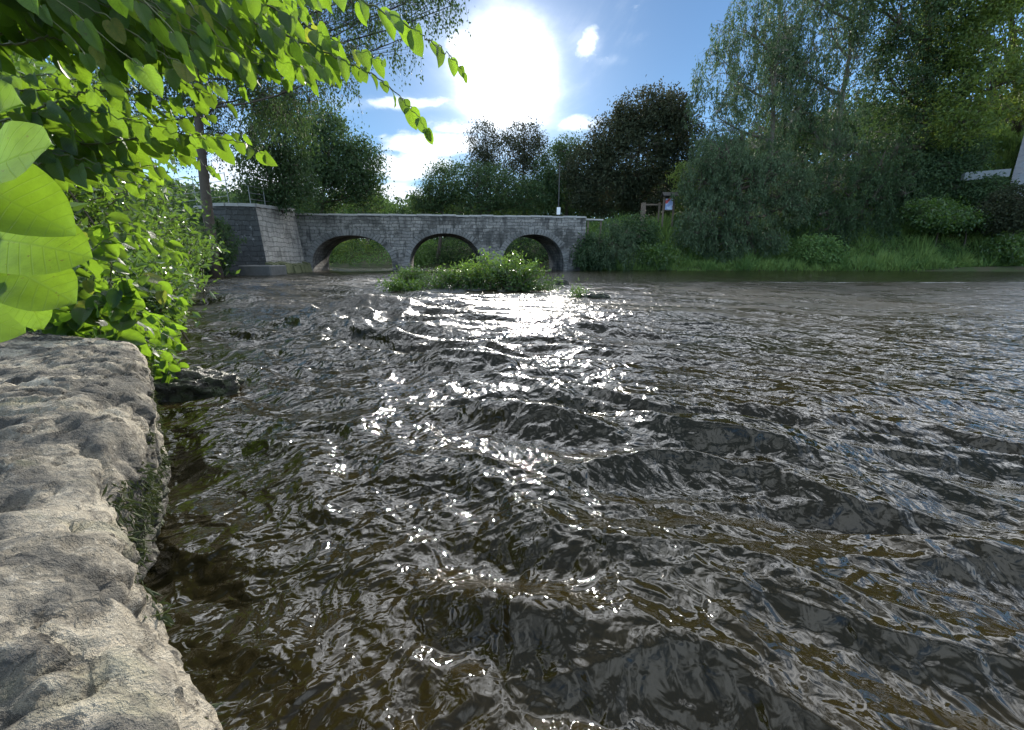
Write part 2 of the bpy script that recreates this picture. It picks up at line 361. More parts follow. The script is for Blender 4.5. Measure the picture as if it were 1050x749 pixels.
def ground_z(P):
    P = np.asarray(P, float).reshape(-1, 2); d = river_dist(P); X, Y = P[:, 0], P[:, 1]
    right = sstep(X, 2, 9); far = sstep(Y, 40, 46) * (1 - right)
    zl = .25 * sstep(d, -.1, .35) + .9 * sstep(d, .2, 2.5) + 1.2 * sstep(d, 2, 9) + 2.4 * sstep(Y, 16, 30) * sstep(d, .4, 4)
    zr = .35 * sstep(d, -.1, .5) + 1.1 * sstep(d, .6, 4) + 2.9 * sstep(d, 2.2, 6.5) + 9 * sstep(X, 24, 52) * sstep(d, 2.5, 13) + 5 * sstep(d, 12, 60)
    zf = .4 * sstep(d, 0, .6) + 2.2 * sstep(d, .5, 8) + 2 * sstep(d, 8, 30)
    z = (zl * (1 - far) + zf * far) * (1 - right) + zr * right
    n3 = np.c_[P * .45, np.zeros(len(P))]
    z = z + .16 * fbm(n3, 3, 5) * sstep(d, .2, 2.5)
    z = np.where(d < 0, -1.2 * sstep(-d, 0, 2.2), z)
    return z - 1.0 * sstep(2.9 - Y, 0, .5) * sstep(X, -4.5, -3.2)

def axis(pts):
    out = []
    for (a, b, n) in pts: out.append(np.linspace(a, b, n, endpoint=False))
    return np.concatenate(out + [[pts[-1][1]]])
gx = axis([(-900, -120, 10), (-120, -40, 20), (-40, -8, 70), (-8, 8, 100), (8, 60, 130), (60, 140, 20), (140, 900, 10)])
gy = axis([(-300, -8, 10), (-8, 8, 90), (8, 30, 60), (30, 60, 110), (60, 140, 25), (140, 1500, 14)])
GX, GY = np.meshgrid(gx, gy, indexing='ij'); P2 = np.c_[GX.ravel(), GY.ravel()]
gz = ground_z(P2); b = MB(); ny = len(gy)
i = (np.arange(len(gx) - 1)[:, None] * ny + np.arange(ny - 1)[None]).ravel()
b.add(np.c_[P2, gz], np.stack([i, i + ny, i + ny + 1, i + 1], -1))
m, T, out = material('bank_soil'); ob = T.new('ShaderNodeTexCoord').outputs['Object']
n1 = T.noise(ob, .8, 6, .6); n2 = T.noise(ob, 9, 5, .6)
c = T.mix(T.ramp(n1, .4, .65), (.045, .065, .022), (.075, .06, .04)); c = T.mix(T.m('MULTIPLY', n2, .6), c, (.03, .045, .015))
principled(T, out, c, .95, .2, T.bump(n2, .06)); M['soil'] = m
tag(b.build('ground', m, smooth=True), kind='structure')

# ------------------------------------------------------------------ water: real waves, finer towards the viewer
NR, NA = 1000, 1000
rr = np.exp(np.linspace(math.log(.22), math.log(110), NR)); aa = np.linspace(math.radians(-82), math.radians(88), NA)
R, A = np.meshgrid(rr, aa, indexing='ij'); X = (R * np.sin(A)).ravel(); Y = (R * np.cos(A)).ravel(); R = R.ravel()
step = R * (math.log(110 / .22) / NR)
def octv(lx, ly, seed, ridge=False, rot=0.0, warp=None, wa=0.0):
    """one band of waves, lx by ly metres, fading where the sheet is too coarse for it"""
    c, s_ = np.cos(rot), np.sin(rot); x = X + (warp[0] * wa if warp else 0); y = Y + (warp[1] * wa if warp else 0)
    n = vnoise(np.c_[(x * c + y * s_) / lx, (-x * s_ + y * c) / ly, np.full(len(x), seed * 3.7)], seed)
    if ridge: n = 1 - 2.2 * np.abs(n)
    return n * (1 - sstep(step, min(lx, ly) * .22, min(lx, ly) * .5))
w = (vnoise(np.c_[X * .35, Y * .35, 0 * X], 91), vnoise(np.c_[X * .35, Y * .35, 0 * X + 9], 92))
w2 = (vnoise(np.c_[X * 1.3, Y * 1.3, 0 * X], 93), vnoise(np.c_[X * 1.3, Y * 1.3, 0 * X + 9], 94))
wv = (w[0] + .35 * w2[0], w[1] + .35 * w2[1])
rapid = np.exp(-(((X + 1.2 - .0 * Y) / 4.2) ** 2 + ((Y - 7.5) / 5.5) ** 2)) + .75 * np.exp(-(((X + 9) / 6) ** 2 + ((Y - 19) / 8) ** 2)) + .5 * np.exp(-(((X - 1.0) / 1.8) ** 2 + ((Y - 1.8) / 1.6) ** 2))
calm_rock = np.exp(-(((X + .55) / .55) ** 2 + ((Y - .7) / .8) ** 2))
rightside = sstep(X - .25 * Y, .4, 4)
pool = sstep(Y, 16.5, 20.5) * sstep(X, -2, 3)
amp = (.45 + 1.15 * np.clip(rapid, 0, 1.2)) * (1 - .62 * calm_rock) * (1 - .80 * pool)
rot = -.22 - .45 * sstep(X, -1, 4)              # crests swing towards the right bank's side
pu, pv = X * np.cos(rot) + Y * np.sin(rot) + .5 * wv[0], -X * np.sin(rot) + Y * np.cos(rot) + .5 * wv[1]
patch = .10 + 1.25 * sstep(vnoise(np.c_[pu * .55, pv * 1.5, 0 * X], 71) + .45 * vnoise(np.c_[pu * 1.3, pv * 3.6, 0 * X], 72) + .25 * rightside, -.30, .50)
h = np.zeros(len(X))
h += amp * .060 * octv(2.0, 1.0, 1, False, rot, wv, .9)
h += amp * .062 * octv(1.25, .52, 2, True, rot - .15, wv, .6)
h += amp * .030 * octv(.70, .28, 3, True, rot + .12, wv, .5)
h += amp * (.4 + patch) * .020 * octv(.36, .17, 4, False, rot - .85, wv, .4)
for px, py, Y0, hh_, wl, ws in ((420, 372, 4.9, .10, .75, .22), (492, 405, 3.55, .11, .75, .22), (530, 458, 2.35, .085, .5, .16), (742, 482, 2.15, .085, .45, .17), (925, 610, 1.22, .05, .35, .13), (330, 352, 6.2, .10, .8, .25), (600, 360, 5.4, .08, .8, .22), (250, 320, 9.0, .13, 1.2, .35), (390, 330, 8.0, .12, 1.1, .35), (540, 690, .95, .035, .3, .1)):
    q = unproj(px, py, Y0); c_, s_ = math.cos(-.3), math.sin(-.3); dx, dy = X - q[0] + .15 * wv[0], Y - Y0 + .15 * wv[1]; a_ = dx * c_ + dy * s_; e_ = -dx * s_ + dy * c_
    h += 1.9 * hh_ * np.exp(-(a_ / wl) ** 2) * (np.exp(-(e_ / ws) ** 2) - .75 * np.exp(-((e_ - 1.5 * ws) / (1.1 * ws)) ** 2))
chop = (.38 + .32 * np.clip(rapid, 0, 1) + .62 * rightside) * (1 - .6 * calm_rock) * (1 - .5 * pool)
h += chop * patch * .0155 * octv(.24, .095, 5, False, rot - .1, w2, .16)
h += chop * patch * .0085 * octv(.13, .062, 6, True, rot + .8, w2, .1)
h += chop * patch * .0070 * octv(.070, .038, 7, False, rot - .2, w2, .06)
h += chop * patch * .0022 * octv(.034, .022, 8, False, rot + .2, w2, .03)
h *= 1 - .75 * sstep(Y, 34, 44)
Z = h + .0
b = MB(); i = (np.arange(NR - 1)[:, None] * NA + np.arange(NA - 1)[None]).ravel()
foam = sstep(h / (amp * .05 + 1e-4) + .5 * vnoise(np.c_[X * 7, Y * 7, 0 * X], 81), 1.35, 2.1) * np.clip(rapid, .12, 1) * (1 - pool)
line = np.exp(-((Y - 18.3 - .5 * vnoise(np.c_[X * .4, Y * .1, 0 * X], 83)) / .35) ** 2) * sstep(X, 7, 12) * sstep(vnoise(np.c_[X * 1.1, Y * 3, 0 * X], 84), -.1, .35)
b.add(np.c_[X, Y, Z], np.stack([i, i + 1, i + NA + 1, i + NA], -1), tint=np.clip(.8 * line, 0, 1), uv=np.c_[np.clip(.16 * np.clip(rapid * sstep(Y, 1.2, 4), 0, 1) + .07 * rightside + .17 * sstep(Y, 3, 10), 0, .30) * (1 - .75 * pool) * (.6 + .6 * patch), 0 * X])
m, T, out = material('river_water'); ob = T.new('ShaderNodeTexCoord').outputs['Object']
mud = T.mix(T.ramp(T.noise(ob, .5, 4), .35, .65), (.0165, .0122, .0042), (.0125, .0112, .0044))
fo = T.new('ShaderNodeAttribute', attribute_name='tint').outputs['Fac']
ff = T.m('MULTIPLY', fo, T.ramp(T.noise(ob, 38, 4, .7), .44, .60))
sxx = T.new('ShaderNodeSeparateXYZ'); T.l.new(T.new('ShaderNodeAttribute', attribute_name='luv').outputs['Vector'], sxx.inputs[0]); ux = sxx.outputs[0]
b1 = T.bump(T.noise(ob, 19, 2, .5, .5), .016, .6)
b2 = T.bump(T.noise(T.v('MULTIPLY', ob, (1.15, 1.0, 1.0)), 5.5, 2, .5, .5), .13, .5, b1)
wb = principled(T, out, T.mix(ff, mud, (.62, .62, .60)), T.m('ADD', T.m('ADD', .03, ux), T.m('MULTIPLY', ff, .5)), .5, b2); wb.inputs['IOR'].default_value = 1.333
tag(b.build('water', m, smooth=True), kind='structure')
del X, Y, R, A, Z, h, w, w2, wv, rapid, calm_rock, amp, chop, patch, foam

# ------------------------------------------------------------------ the big rock under the viewer, wet stone, islet stones
def rock_mat(name, wet=False, moss=.35):
    m, T, out = material(name); ob = T.new('ShaderNodeTexCoord').outputs['Object']
    n1 = T.noise(ob, 2.6, 7, .62, .3); n2 = T.noise(ob, 13, 7, .68); n3 = T.noise(ob, 55, 5, .7); n4 = T.noise(ob, 5.5, 5, .6, .8)
    vo = T.new('ShaderNodeTexVoronoi'); T.put(vo.inputs['Vector'], T.v('ADD', ob, T.v('SCALE', (1, 1, 1), scale=T.m('MULTIPLY', n2, .12)))); vo.inputs['Scale'].default_value = 15
    pit = T.ramp(vo.outputs['Distance'], .33, .12)
    k = .35 if wet else 1.0
    c = T.mix(T.ramp(n1, .36, .64), tuple(q * k for q in (.13, .117, .092)), tuple(q * k for q in (.46, .41, .32)))
    c = T.mix(T.m('MULTIPLY', T.ramp(n2, .50, .62), .8), c, tuple(q * k for q in (.085, .075, .06)))
    c = T.mix(T.m('MULTIPLY', T.ramp(n3, .5, .68), .5), c, tuple(q * k for q in (.50, .46, .38)))
    c = T.mix(T.m('MULTIPLY', T.ramp(n4, .56, .68), moss), c, (.14, .15, .07))
    n5 = T.noise(T.v('ADD', ob, (3.1, 1.7, .4)), 4.2, 6, .62, .6); c = T.mix(T.m('MULTIPLY', T.ramp(n5, .46, .56), .85), c, tuple(q * k for q in (.06, .058, .052)))
    c = T.mix(T.m('MULTIPLY', pit, .7), c, tuple(q * k for q in (.10, .09, .075)))
    # wet, mossy foot of the stone
    sz = T.new('ShaderNodeSeparateXYZ'); T.l.new(T.new('ShaderNodeNewGeometry').outputs['Position'], sz.inputs[0])
    low = T.ramp(T.m('ADD', sz.outputs[2], T.m('MULTIPLY', n1, .25)), .50, .30)
    c = T.mix(T.m('MULTIPLY', low, .85), c, T.mix(T.ramp(n2, .42, .6), (.03, .027, .02), (.035, .05, .015)))
    hh = T.m('ADD', T.m('ADD', T.m('MULTIPLY', n2, .9), T.m('MULTIPLY', n3, .35)), T.m('MULTIPLY', pit, -.9))
    rg = T.m('SUBTRACT', .88 if not wet else .3, T.m('MULTIPLY', low, .35 if not wet else 0))
    principled(T, out, c, rg, .4, T.bump(hh, .07)); return m
M['rock'] = rock_mat('limestone'); M['wet_rock'] = rock_mat('wet_limestone', True, .2)

def big_rock():
    zt = .60
    E = [(190, 900), (162, 760), (158, 710), (132, 660), (98, 610), (80, 560), (78, 520), (82, 490), (92, 462), (108, 440), (128, 415), (136, 392), (136, 372), (130, 355), (120, 343), (85, 338), (0, 336), (-160, 334)]
    edge = []
    for px, py in E:
        a, bb = (px - 525) / FPX, (374.5 - py) / FPX
        d = np.array([a, math.cos(PITCH) + bb * math.sin(PITCH), -math.sin(PITCH) + bb * math.cos(PITCH)])
        edge.append((CAM + d * ((zt - 1) / d[2]))[:2])
    edge = np.array([edge[0] + np.array([.12, -.5])] + edge + [edge[-1] + np.array([-1.2, -.1])])
    s = np.r_[0, np.cumsum(np.linalg.norm(np.diff(edge, axis=0), axis=1))]
    nv = 620; sv = np.linspace(0, s[-1], nv); ex = np.interp(sv, s, edge[:, 0]); ey = np.interp(sv, s, edge[:, 1])
    k = np.ones(17) / 17; exs = np.convolve(np.pad(ex, 8, 'edge'), k, 'valid'); eys = np.convolve(np.pad(ey, 8, 'edge'), k, 'valid')
    inner = np.c_[np.interp(sv, [0, s[-1]], [-1.3, -4.2]), np.interp(sv, [0, s[-1]], [-1.0, .2])]
    # cross-section: flat top from the inner line to the lip, round shoulder, undercut side
    nt, ns = 150, 110
    vs = []
    for j in range(nt):
        q = (j / (nt - 1)) ** .8
        vs.append(np.c_[inner[:, 0] * (1 - q) + exs * q, inner[:, 1] * (1 - q) + eys * q, np.full(nv, zt) - .10 * max(0, (q - .9) / .1) ** 2 * .35])
    tang = np.gradient(np.c_[exs, eys], axis=0); tang /= np.linalg.norm(tang, axis=1)[:, None]
    nrm = np.c_[tang[:, 1], -tang[:, 0]]
    und = .10 * np.exp(-((sv - s[7] - .25) / .35) ** 2)
    for j in range(1, ns + 1):
        q = j / ns; z = zt - .035 - q * 1.0
        off = .035 * math.sin(min(1, q / .08) * math.pi / 2) - und * sstep(np.full(1, q), .15, .5)[0] * 2.0 - .10 * sstep(np.full(1, q), .1, .9)[0]
        vs.append(np.c_[exs + nrm[:, 0] * off, eys + nrm[:, 1] * off, np.full(nv, z)])
    V = np.stack(vs, 0).reshape(-1, 3); n = nt + ns
    i = (np.arange(n - 1)[:, None] * nv + np.arange(nv - 1)[None]).ravel(); F = np.stack([i, i + nv, i + nv + 1, i + 1], -1)
    # vertex normals, then layered weathering
    G = V.reshape(n, nv, 3); N = np.cross(np.gradient(G, axis=1), np.gradient(G, axis=0)).reshape(-1, 3); N /= np.linalg.norm(N, axis=1)[:, None] + 1e-9
    if N[nv * 20 + 100, 2] < 0: N = -N
    near = np.linalg.norm(V - CAM, axis=1)
    d = .042 * fbm(V * 1.9, 3, 11) + .014 * (1 - 2 * np.abs(fbm(V * np.array([5, 5, 7]), 3, 14))) * .7
    st = np.abs(vnoise(np.c_[V[:, 0] * 7 + V[:, 1] * 3, V[:, 1] * 14 - V[:, 0] * 6, V[:, 2] * 12], 17))
    d -= .022 * sstep(st * -1, -.16, -.0) * sstep(vnoise(V * 3.1, 18), -.2, .3)
    d += .011 * fbm(V * 8.5, 4, 25); pits = vnoise(V * np.array([12, 12, 14]) + .6 * vnoise(V * 5, 26)[:, None], 21); d -= .026 * sstep(pits, .24, .5); pits2 = vnoise(V * 31, 27); d -= .010 * sstep(pits2, .2, .5); d += .008 * fbm(V * 26, 3, 22)
    V = V + N * (d * np.clip(near * 1.2, .45, 1.0))[:, None]
    bb = MB(); bb.add(V, F)
    o = bb.build('boulder', M['rock'], smooth=True)
    rg = np.random.default_rng(28); side = V[(V[:, 2] < .50) & (V[:, 2] > .08) & (V[:, 1] > .35) & (V[:, 0] > -2.4)]
    side = side[vnoise(side * 6, 29) > .12]; side = side[rg.choice(len(side), min(5000, len(side)), replace=False)]; mb = MB(); n_ = len(side)
    mb.leaves(side, rg.normal(size=(n_, 3)) + np.array([.9, -.5, -.9]), rg.normal(size=(n_, 3)), rg.uniform(.012, .035, n_), .006, rg.random(n_)); mb.build('moss', M['moss'], o)
    return tag(o, 'huge pale pitted limestone boulder forming the near bank at lower left', 'rock')
big_rock()

def stone(name, c, r, seed, label, mat, group=None, squash=1.0, parent=None):
    th, ph = np.meshgrid(np.linspace(0, np.pi, 44), np.linspace(0, 2 * np.pi, 88, endpoint=False), indexing='ij')
    U = np.stack([np.sin(th) * np.cos(ph), np.sin(th) * np.sin(ph), np.cos(th)], -1).reshape(-1, 3)
    f = np.clip(1 + .30 * fbm(U * 1.4 + seed, 3, seed) + .10 * fbm(U * 6 + seed, 3, seed + 3), .4, 2)
    q = np.sign(U) * np.abs(U) ** .8
    V = np.array(c) + q * f[:, None] * np.array(r)
    i = (np.arange(43)[:, None] * 88); j = np.arange(88)[None]; k = (j + 1) % 88
    bb = MB(); bb.add(V, np.stack([i + j, i + 88 + j, i + 88 + k, i + k], -1).reshape(-1, 4))
    o = bb.build(name, mat, parent, smooth=True)
    return tag(o, label, 'rock', group) if label else o
stone('river_stone', (-2.36, 2.85, .05), (.34, .2, .17), 3, 'dark wet stone in the water just beyond the big boulder', M['wet_rock'])
p = unproj(612, 303, 10.2); stone('river_stone', (p[0], 10.2, .02), (.34, .22, .19), 8, 'low dark stone with weed breaking the surface right of the islet', M['wet_rock'])
p = unproj(574, 287, 16.5); stone('river_stone', (p[0], 16.5, .03), (.33, .25, .20), 12, 'small dark stone in the sparkling water before the right arch', M['wet_rock'])
# gravel bar of the islet
bb = MB(); th = np.linspace(0, 2 * np.pi, 60, endpoint=False); rads = np.linspace(0, 1, 18)
c0 = unproj(487, 302, 13.2); vs = []
for q in rads:
    f = 1 + .18 * vnoise(np.c_[np.cos(th) * 2, np.sin(th) * 2, 0 * th], 31)
    vs.append(np.c_[c0[0] + np.cos(th) * q * f * 3.0, 13.2 + np.sin(th) * q * f * 1.3, .17 - .42 * q ** 2 + .05 * vnoise(np.c_[np.cos(th) * q * 5, np.sin(th) * q * 5, 0 * th], 33)])
V = np.concatenate(vs); i = np.arange(17)[:, None] * 60; j = np.arange(60)[None]; k = (j + 1) % 60
bb.add(V, np.stack([i + j, i + 60 + j, i + 60 + k, i + k], -1).reshape(-1, 4)); tag(bb.build('gravel_bar', M['concrete'], smooth=True), kind='structure')

# ------------------------------------------------------------------ bridge
def prism_uv(bb, quad, su=None):
    """quad of 4 points with luv in metres along its first edge and up"""
    q = np.asarray(quad, float); L = np.linalg.norm(q[1] - q[0]); H = np.linalg.norm(q[3] - q[0])
    bb.add(q, [[0, 1, 2, 3]], uv=np.array([[0, q[0, 2]], [L, q[1, 2]], [L, q[2, 2]], [0, q[3, 2]]]) + (su or 0))
def bridge():
    A = unproj(306, 250, 35.2)[:2]; B = unproj(600, 250, 39.3)[:2]
    ax = B - A; Ltot = np.linalg.norm(ax); ax /= Ltot; nr = np.array([ax[1], -ax[0]])       # nr towards the viewer
    def along(px):       # where the ray of a column meets the front plane
        best = None
        for k in np.linspace(-1, Ltot + 1, 4000):
            q = A + ax * k; v = (px - 525) / FPX
            depth = q[1] * math.cos(PITCH) + (-1.5) * 0 - 0  # level ray
            e = abs(q[0] / (q[1] * math.cos(PITCH)) - v)
            if best is None or e < best[0]: best = (e, k)
        return best[1]
    arches = []
    for x0, x1, yc in ((320, 402, 241.5), (420, 494, 239.5), (515, 578, 240.5)):
        k0, k1 = along(x0), along(x1); km = (k0 + k1) / 2; Yc = (A + ax * km)[1]
        arches.append((k0, k1, 1 + (unproj(525, yc, Yc)[2] - 1)))
    ztop = lambda k: 1 + (unproj(525, 220.5 + 3.2 * k / Ltot, (A + ax * k)[1])[2] - 1)
    zcrown = [z for _, _, z in arches]
    def low(k):
        for (k0, k1, zc) in arches:
            if k0 < k < k1:
                hw = (k1 - k0) / 2; q = (k - (k0 + k1) / 2) / hw; sp = .55
                return sp + (zc - sp) * math.sqrt(max(0, 1 - abs(q) ** 2.15))
        return -1.0
    ks = list(np.linspace(0, Ltot, 260))
    for (k0, k1, zc) in arches:
        for e in (k0, k1):
            ks += [e - 1e-3, e + 1e-3]
            ks += list(e + (1 if e == k0 else -1) * np.array([.01, .03, .06, .1, .16, .24]))
    ks = np.array(sorted(ks)); lo = np.array([low(k) for k in ks]); hi = np.array([ztop(k) for k in ks])
    wid = 5.2
    root = thing('stone_bridge', (*(A + ax * Ltot / 2), 0), 'old grey stone road bridge with three low arches across the river', 'bridge')
    def P(k, z, off): return np.array([A[0] + ax[0] * k + nr[0] * off, A[1] + ax[1] * k + nr[1] * off, z])
    bb = MB()
    for off, flip in ((0, False), (-wid, True)):
        V = []; U = []
        for k, l, h_ in zip(ks, lo, hi):
            for q in np.linspace(0, 1, 5): V.append(P(k, l + (h_ - l) * q, off)); U.append((k, l + (h_ - l) * q))
        i = (np.arange(len(ks) - 1)[:, None] * 5 + np.arange(4)[None]).ravel(); F = np.stack([i, i + 5, i + 6, i + 1], -1)
        bb.add(V, F[:, ::-1] if flip else F, uv=np.array(U))
    bb.build('spandrel_wall', M['bridge'], root)
    bb = MB()                                           # soffits and pier sides
    V = []; U = []; s = 0
    for n, (k, l) in enumerate(zip(ks, lo)):
        if n: s += math.hypot(k - ks[n - 1], l - lo[n - 1])
        V += [P(k, l, 0), P(k, l, -wid)]; U += [(0, s), (wid, s)]
    i = np.arange(len(ks) - 1) * 2; bb.add(V, np.stack([i, i + 1, i + 3, i + 2], -1), uv=np.array(U)); bb.build('vault', M['bridge'], root)
    for (k0, k1, zc) in arches:                          # rings of voussoirs, proud of the face
        bb = MB(); th = np.linspace(0.0, np.pi, 61); hw = (k1 - k0) / 2; km = (k0 + k1) / 2; sp = .55
        def pt(a, g, off):
            c, s_ = math.cos(a), math.sin(a); e = 2 / 2.15
            return P(km - (hw + g) * np.sign(c) * abs(c) ** e, sp + (zc - sp + g) * abs(s_) ** e, off)
        s = 0; V = []; U = []
        for n, a in enumerate(th):
            if n: s += np.linalg.norm(pt(a, .2, 0) - pt(th[n - 1], .2, 0))
            V += [pt(a, .0, .045), pt(a, .46, .045), pt(a, .46, -.02), pt(a, -.004, -.25)]; U += [(s, 0.1), (s, .56), (s, .6), (s, 0.1)]
        for e in (0, 1, 3):
            n = np.arange(60) * 4; f1 = {0: (0, 1), 1: (1, 2), 3: (3, 0)}[e]
            if e == 0: bb.add(V, np.stack([n + f1[0], n + f1[1], n + 4 + f1[1], n + 4 + f1[0]], -1), uv=np.array(U)); base = bb.n - len(V)
            else: bb.f.append(np.stack([n + f1[0], n + f1[1], n + 4 + f1[1], n + 4 + f1[0]], -1) + base); bb.mi.append(np.zeros(60))
        bb.build('arch_ring', M['ring'], root)
    rg = np.random.default_rng(4)                       # copings on both parapets, road deck between
    for off in (.07, -wid - .07 + .55):
        bb = MB()
        k = 0.0
        while k < Ltot - .1:
            l = min(rg.uniform(.8, 1.3), Ltot - k); z = ztop(k + l / 2) + rg.uniform(-.035, .03)
            q = [P(k + .008, z, off), P(k + l - .008, z, off), P(k + l - .008, z, off - .55), P(k + .008, z, off - .55)]
            q += [x + np.array([0, 0, .14]) for x in q]
            bb.add(q, [[3, 2, 1, 0], [4, 5, 6, 7], [0, 1, 5, 4], [1, 2, 6, 5], [2, 3, 7, 6], [3, 0, 4, 7]]); k += l
        bb.build('coping', M['coping'], root)
    bb = MB(); q = [P(0, ztop(0) - .95, -.4), P(Ltot, ztop(Ltot) - .95, -.4), P(Ltot, ztop(Ltot) - .95, -wid + .4), P(0, ztop(0) - .95, -wid + .4)]
    bb.add(q, [[0, 1, 2, 3]]); bb.build('road_deck', M['concrete'], root)
    return A, B, ax, nr
BA, BB, BAX, BNR = bridge()

# wing wall left of the bridge: battered stone, end towards us with shade put into its stone colour, sunlit side along the water
def wing_wall():
    zt = 4.45
    top = [unproj(232, 215, 29.2)[:2], unproj(262.5, 215, 29.8)[:2], BA + BNR * .02, BA + np.array([-9, 1.0]), np.array([-27, 31.0])]
    top = [np.array(q) for q in top]
    foot = [top[0] + np.array([-.9, -.35]), top[1] + np.array([.55, -.45]), top[2] + np.array([.55, -.15]), top[3], top[4] + np.array([-.5, -.3])]
    zts = [zt, zt, 4.72, 4.7, 3.9]
    root = thing('wing_wall', (*top[1], 0), 'battered stone wing wall with dark end and sunlit side left of the bridge', 'wall')
    bb = MB()
    for a, b_ in ((1, 2),):
        prism_uv(bb, [(*foot[a], -1), (*foot[b_], -1), (*top[b_], zts[b_]), (*top[a], zts[a])])
    bb.add([(*q, z - .05) for q, z in zip(top, zts)], [[0, 1, 2, 3, 4]]); bb.build('masonry', M['wing'], root)
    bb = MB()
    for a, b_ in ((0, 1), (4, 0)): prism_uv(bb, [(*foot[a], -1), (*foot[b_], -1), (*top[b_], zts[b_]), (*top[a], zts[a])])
    tag(bb.build('end_masonry', M['shade_painted'], root), 'dark end of the wing wall with its shade painted into the stone')
    bb = MB(); rg = np.random.default_rng(3)
    for a, b_ in ((0, 1), (1, 2), (4, 0)):
        d = top[b_] - top[a]; L = np.linalg.norm(d); d /= L; n = np.array([d[1], -d[0]]); k = 0.
        while k < L - .05:
            l = min(rg.uniform(.7, 1.2), L - k); z = zts[a] + (zts[b_] - zts[a]) * (k + l / 2) / L + rg.uniform(-.02, .02)
            q = [(*(top[a] + d * (k + .01) + n * .12), z), (*(top[a] + d * (k + l - .01) + n * .12), z), (*(top[a] + d * (k + l - .01) - n * .5), z), (*(top[a] + d * (k + .01) - n * .5), z)]
            q = np.array(q + [(x, y, zz_ + .2) for x, y, zz_ in q])
            bb.add(q, [[3, 2, 1, 0], [4, 5, 6, 7], [0, 1, 5, 4], [1, 2, 6, 5], [2, 3, 7, 6], [3, 0, 4, 7]]); k += l
    bb.build('coping', M['coping'], root)
    # mossy footing at the waterline of the long side
    bb = MB(); f1, f2 = foot[1], foot[2]; d = f2 - f1; n = np.array([d[1], -d[0]]) / np.linalg.norm(d)
    for k in range(14):
        a = f1 + d * k / 14; e = f1 + d * (k + .97) / 14; w_ = rg.uniform(.45, .8); z = rg.uniform(.45, .75)
        q = [(*(a + n * w_), -.6), (*(e + n * w_), -.6), (*(e - n * .2), -.6), (*(a - n * .2), -.6)]
        q = np.array(q + [(*(a + n * (w_ - .2)), z), (*(e + n * (w_ - .2)), z), (*(e - n * .2), z + .15), (*(a - n * .2), z + .15)])
        bb.add(q, [[3, 2, 1, 0], [4, 5, 6, 7], [0, 1, 5, 4], [1, 2, 6, 5], [2, 3, 7, 6], [3, 0, 4, 7]])
    bb.build('footing', M['moss_stone'], root)
    return top, zts, foot
M['moss_stone'] = plain_mat('mossy_footing', (.12, .125, .06), .9, vary=.5, scale=4, bump=.04)
WT, WZ, WF = wing_wall()
bb = MB(); p = unproj(267, 285, 26.5)
bb.box((p[0] - 1.0, 26.0, -.8), (p[0] + 1.0, 27.9, .62), bev=.06)
ledge = tag(bb.build('concrete_ledge', M['concrete']), 'dark concrete landing block standing in the water below the wing wall', 'ledge')

def railing(name, pts, h_, label, every=1.6, rails=(1.0, .62, .28), r=.028, cat='railing'):
    pts = np.array(pts, float); root = thing(name, pts[0], label, cat)
    bb = MB()
    for f in rails: bb.tube(pts + np.array([0, 0, h_ * f]), r * .8, 6)
    bb.build('rail', M['metal'], root)
    s = np.r_[0, np.cumsum(np.linalg.norm(np.diff(pts, axis=0), axis=1))]
    for k in np.linspace(0, s[-1], max(2, int(s[-1] / every) + 1)):
        q = np.array([np.interp(k, s, pts[:, i]) for i in range(3)]); bb = MB(); bb.tube([q, q + np.array([0, 0, h_ * 1.02])], r, 6); bb.build('post', M['metal'], root)
def lerp3(a, b_, za, zb, inset=.3):
    d = b_ - a; n = np.array([-d[1], d[0]]) / np.linalg.norm(d); return [(*(a + n * inset), za + .19), (*(b_ + n * inset), zb + .19)]
railing('metal_railing', lerp3(WT[1], WT[2], WZ[1], WZ[2]), 1.15, 'grey metal railing along the top of the wing wall beside the bridge')
railing('wire_fence', lerp3(WT[4], WT[0], WZ[4], WZ[0]), 1.9, 'tall thin wire fence above the dark wall end beside the tree trunk', 2.6, (1.0, .75, .5, .25), .022, 'fence')
# rail carrying on from the right end of the bridge
a = unproj(588, 225, 39.2); e = unproj(618, 226, 40.6); root = thing('timber_rail', a, 'pale timber rail running off the right end of the bridge', 'fence')
bb = MB(); bb.tube([a + np.array([0, -.1, 0]), e + np.array([0, -.1, 0])], .08, 8); bb.build('rail', M['coping'], root)
for q in (.05, .5, .95):
    p = a + (e - a) * q; bb = MB(); bb.box((p[0] - .07, p[1] - .02, p[2] - 1.6), (p[0] + .07, p[1] + .12, p[2] + .06), bev=.012); bb.build('post', M['wood'], root)
# sign pole on the bridge
p = unproj(572.5, 222, 41.5); root = thing('road_sign', (p[0], p[1], p[2] - .4), 'thin dark pole with a small white plate behind the bridge parapet', 'road sign')
bb = MB(); bb.tube([p + np.array([0, 0, -1.4]), p + np.array([0, 0, 4.6])], .05, 8); bb.build('pole', plain_mat('dark_pole', (.05, .05, .05), .6), root)
bb = MB(); bb.box((p[0] - .17, p[1] - .10, p[2] + .15), (p[0] + .17, p[1] - .07, p[2] + .8), bev=.01); bb.build('plate', plain_mat('white_plate', (.72, .74, .74), .5, vary=.08), root)

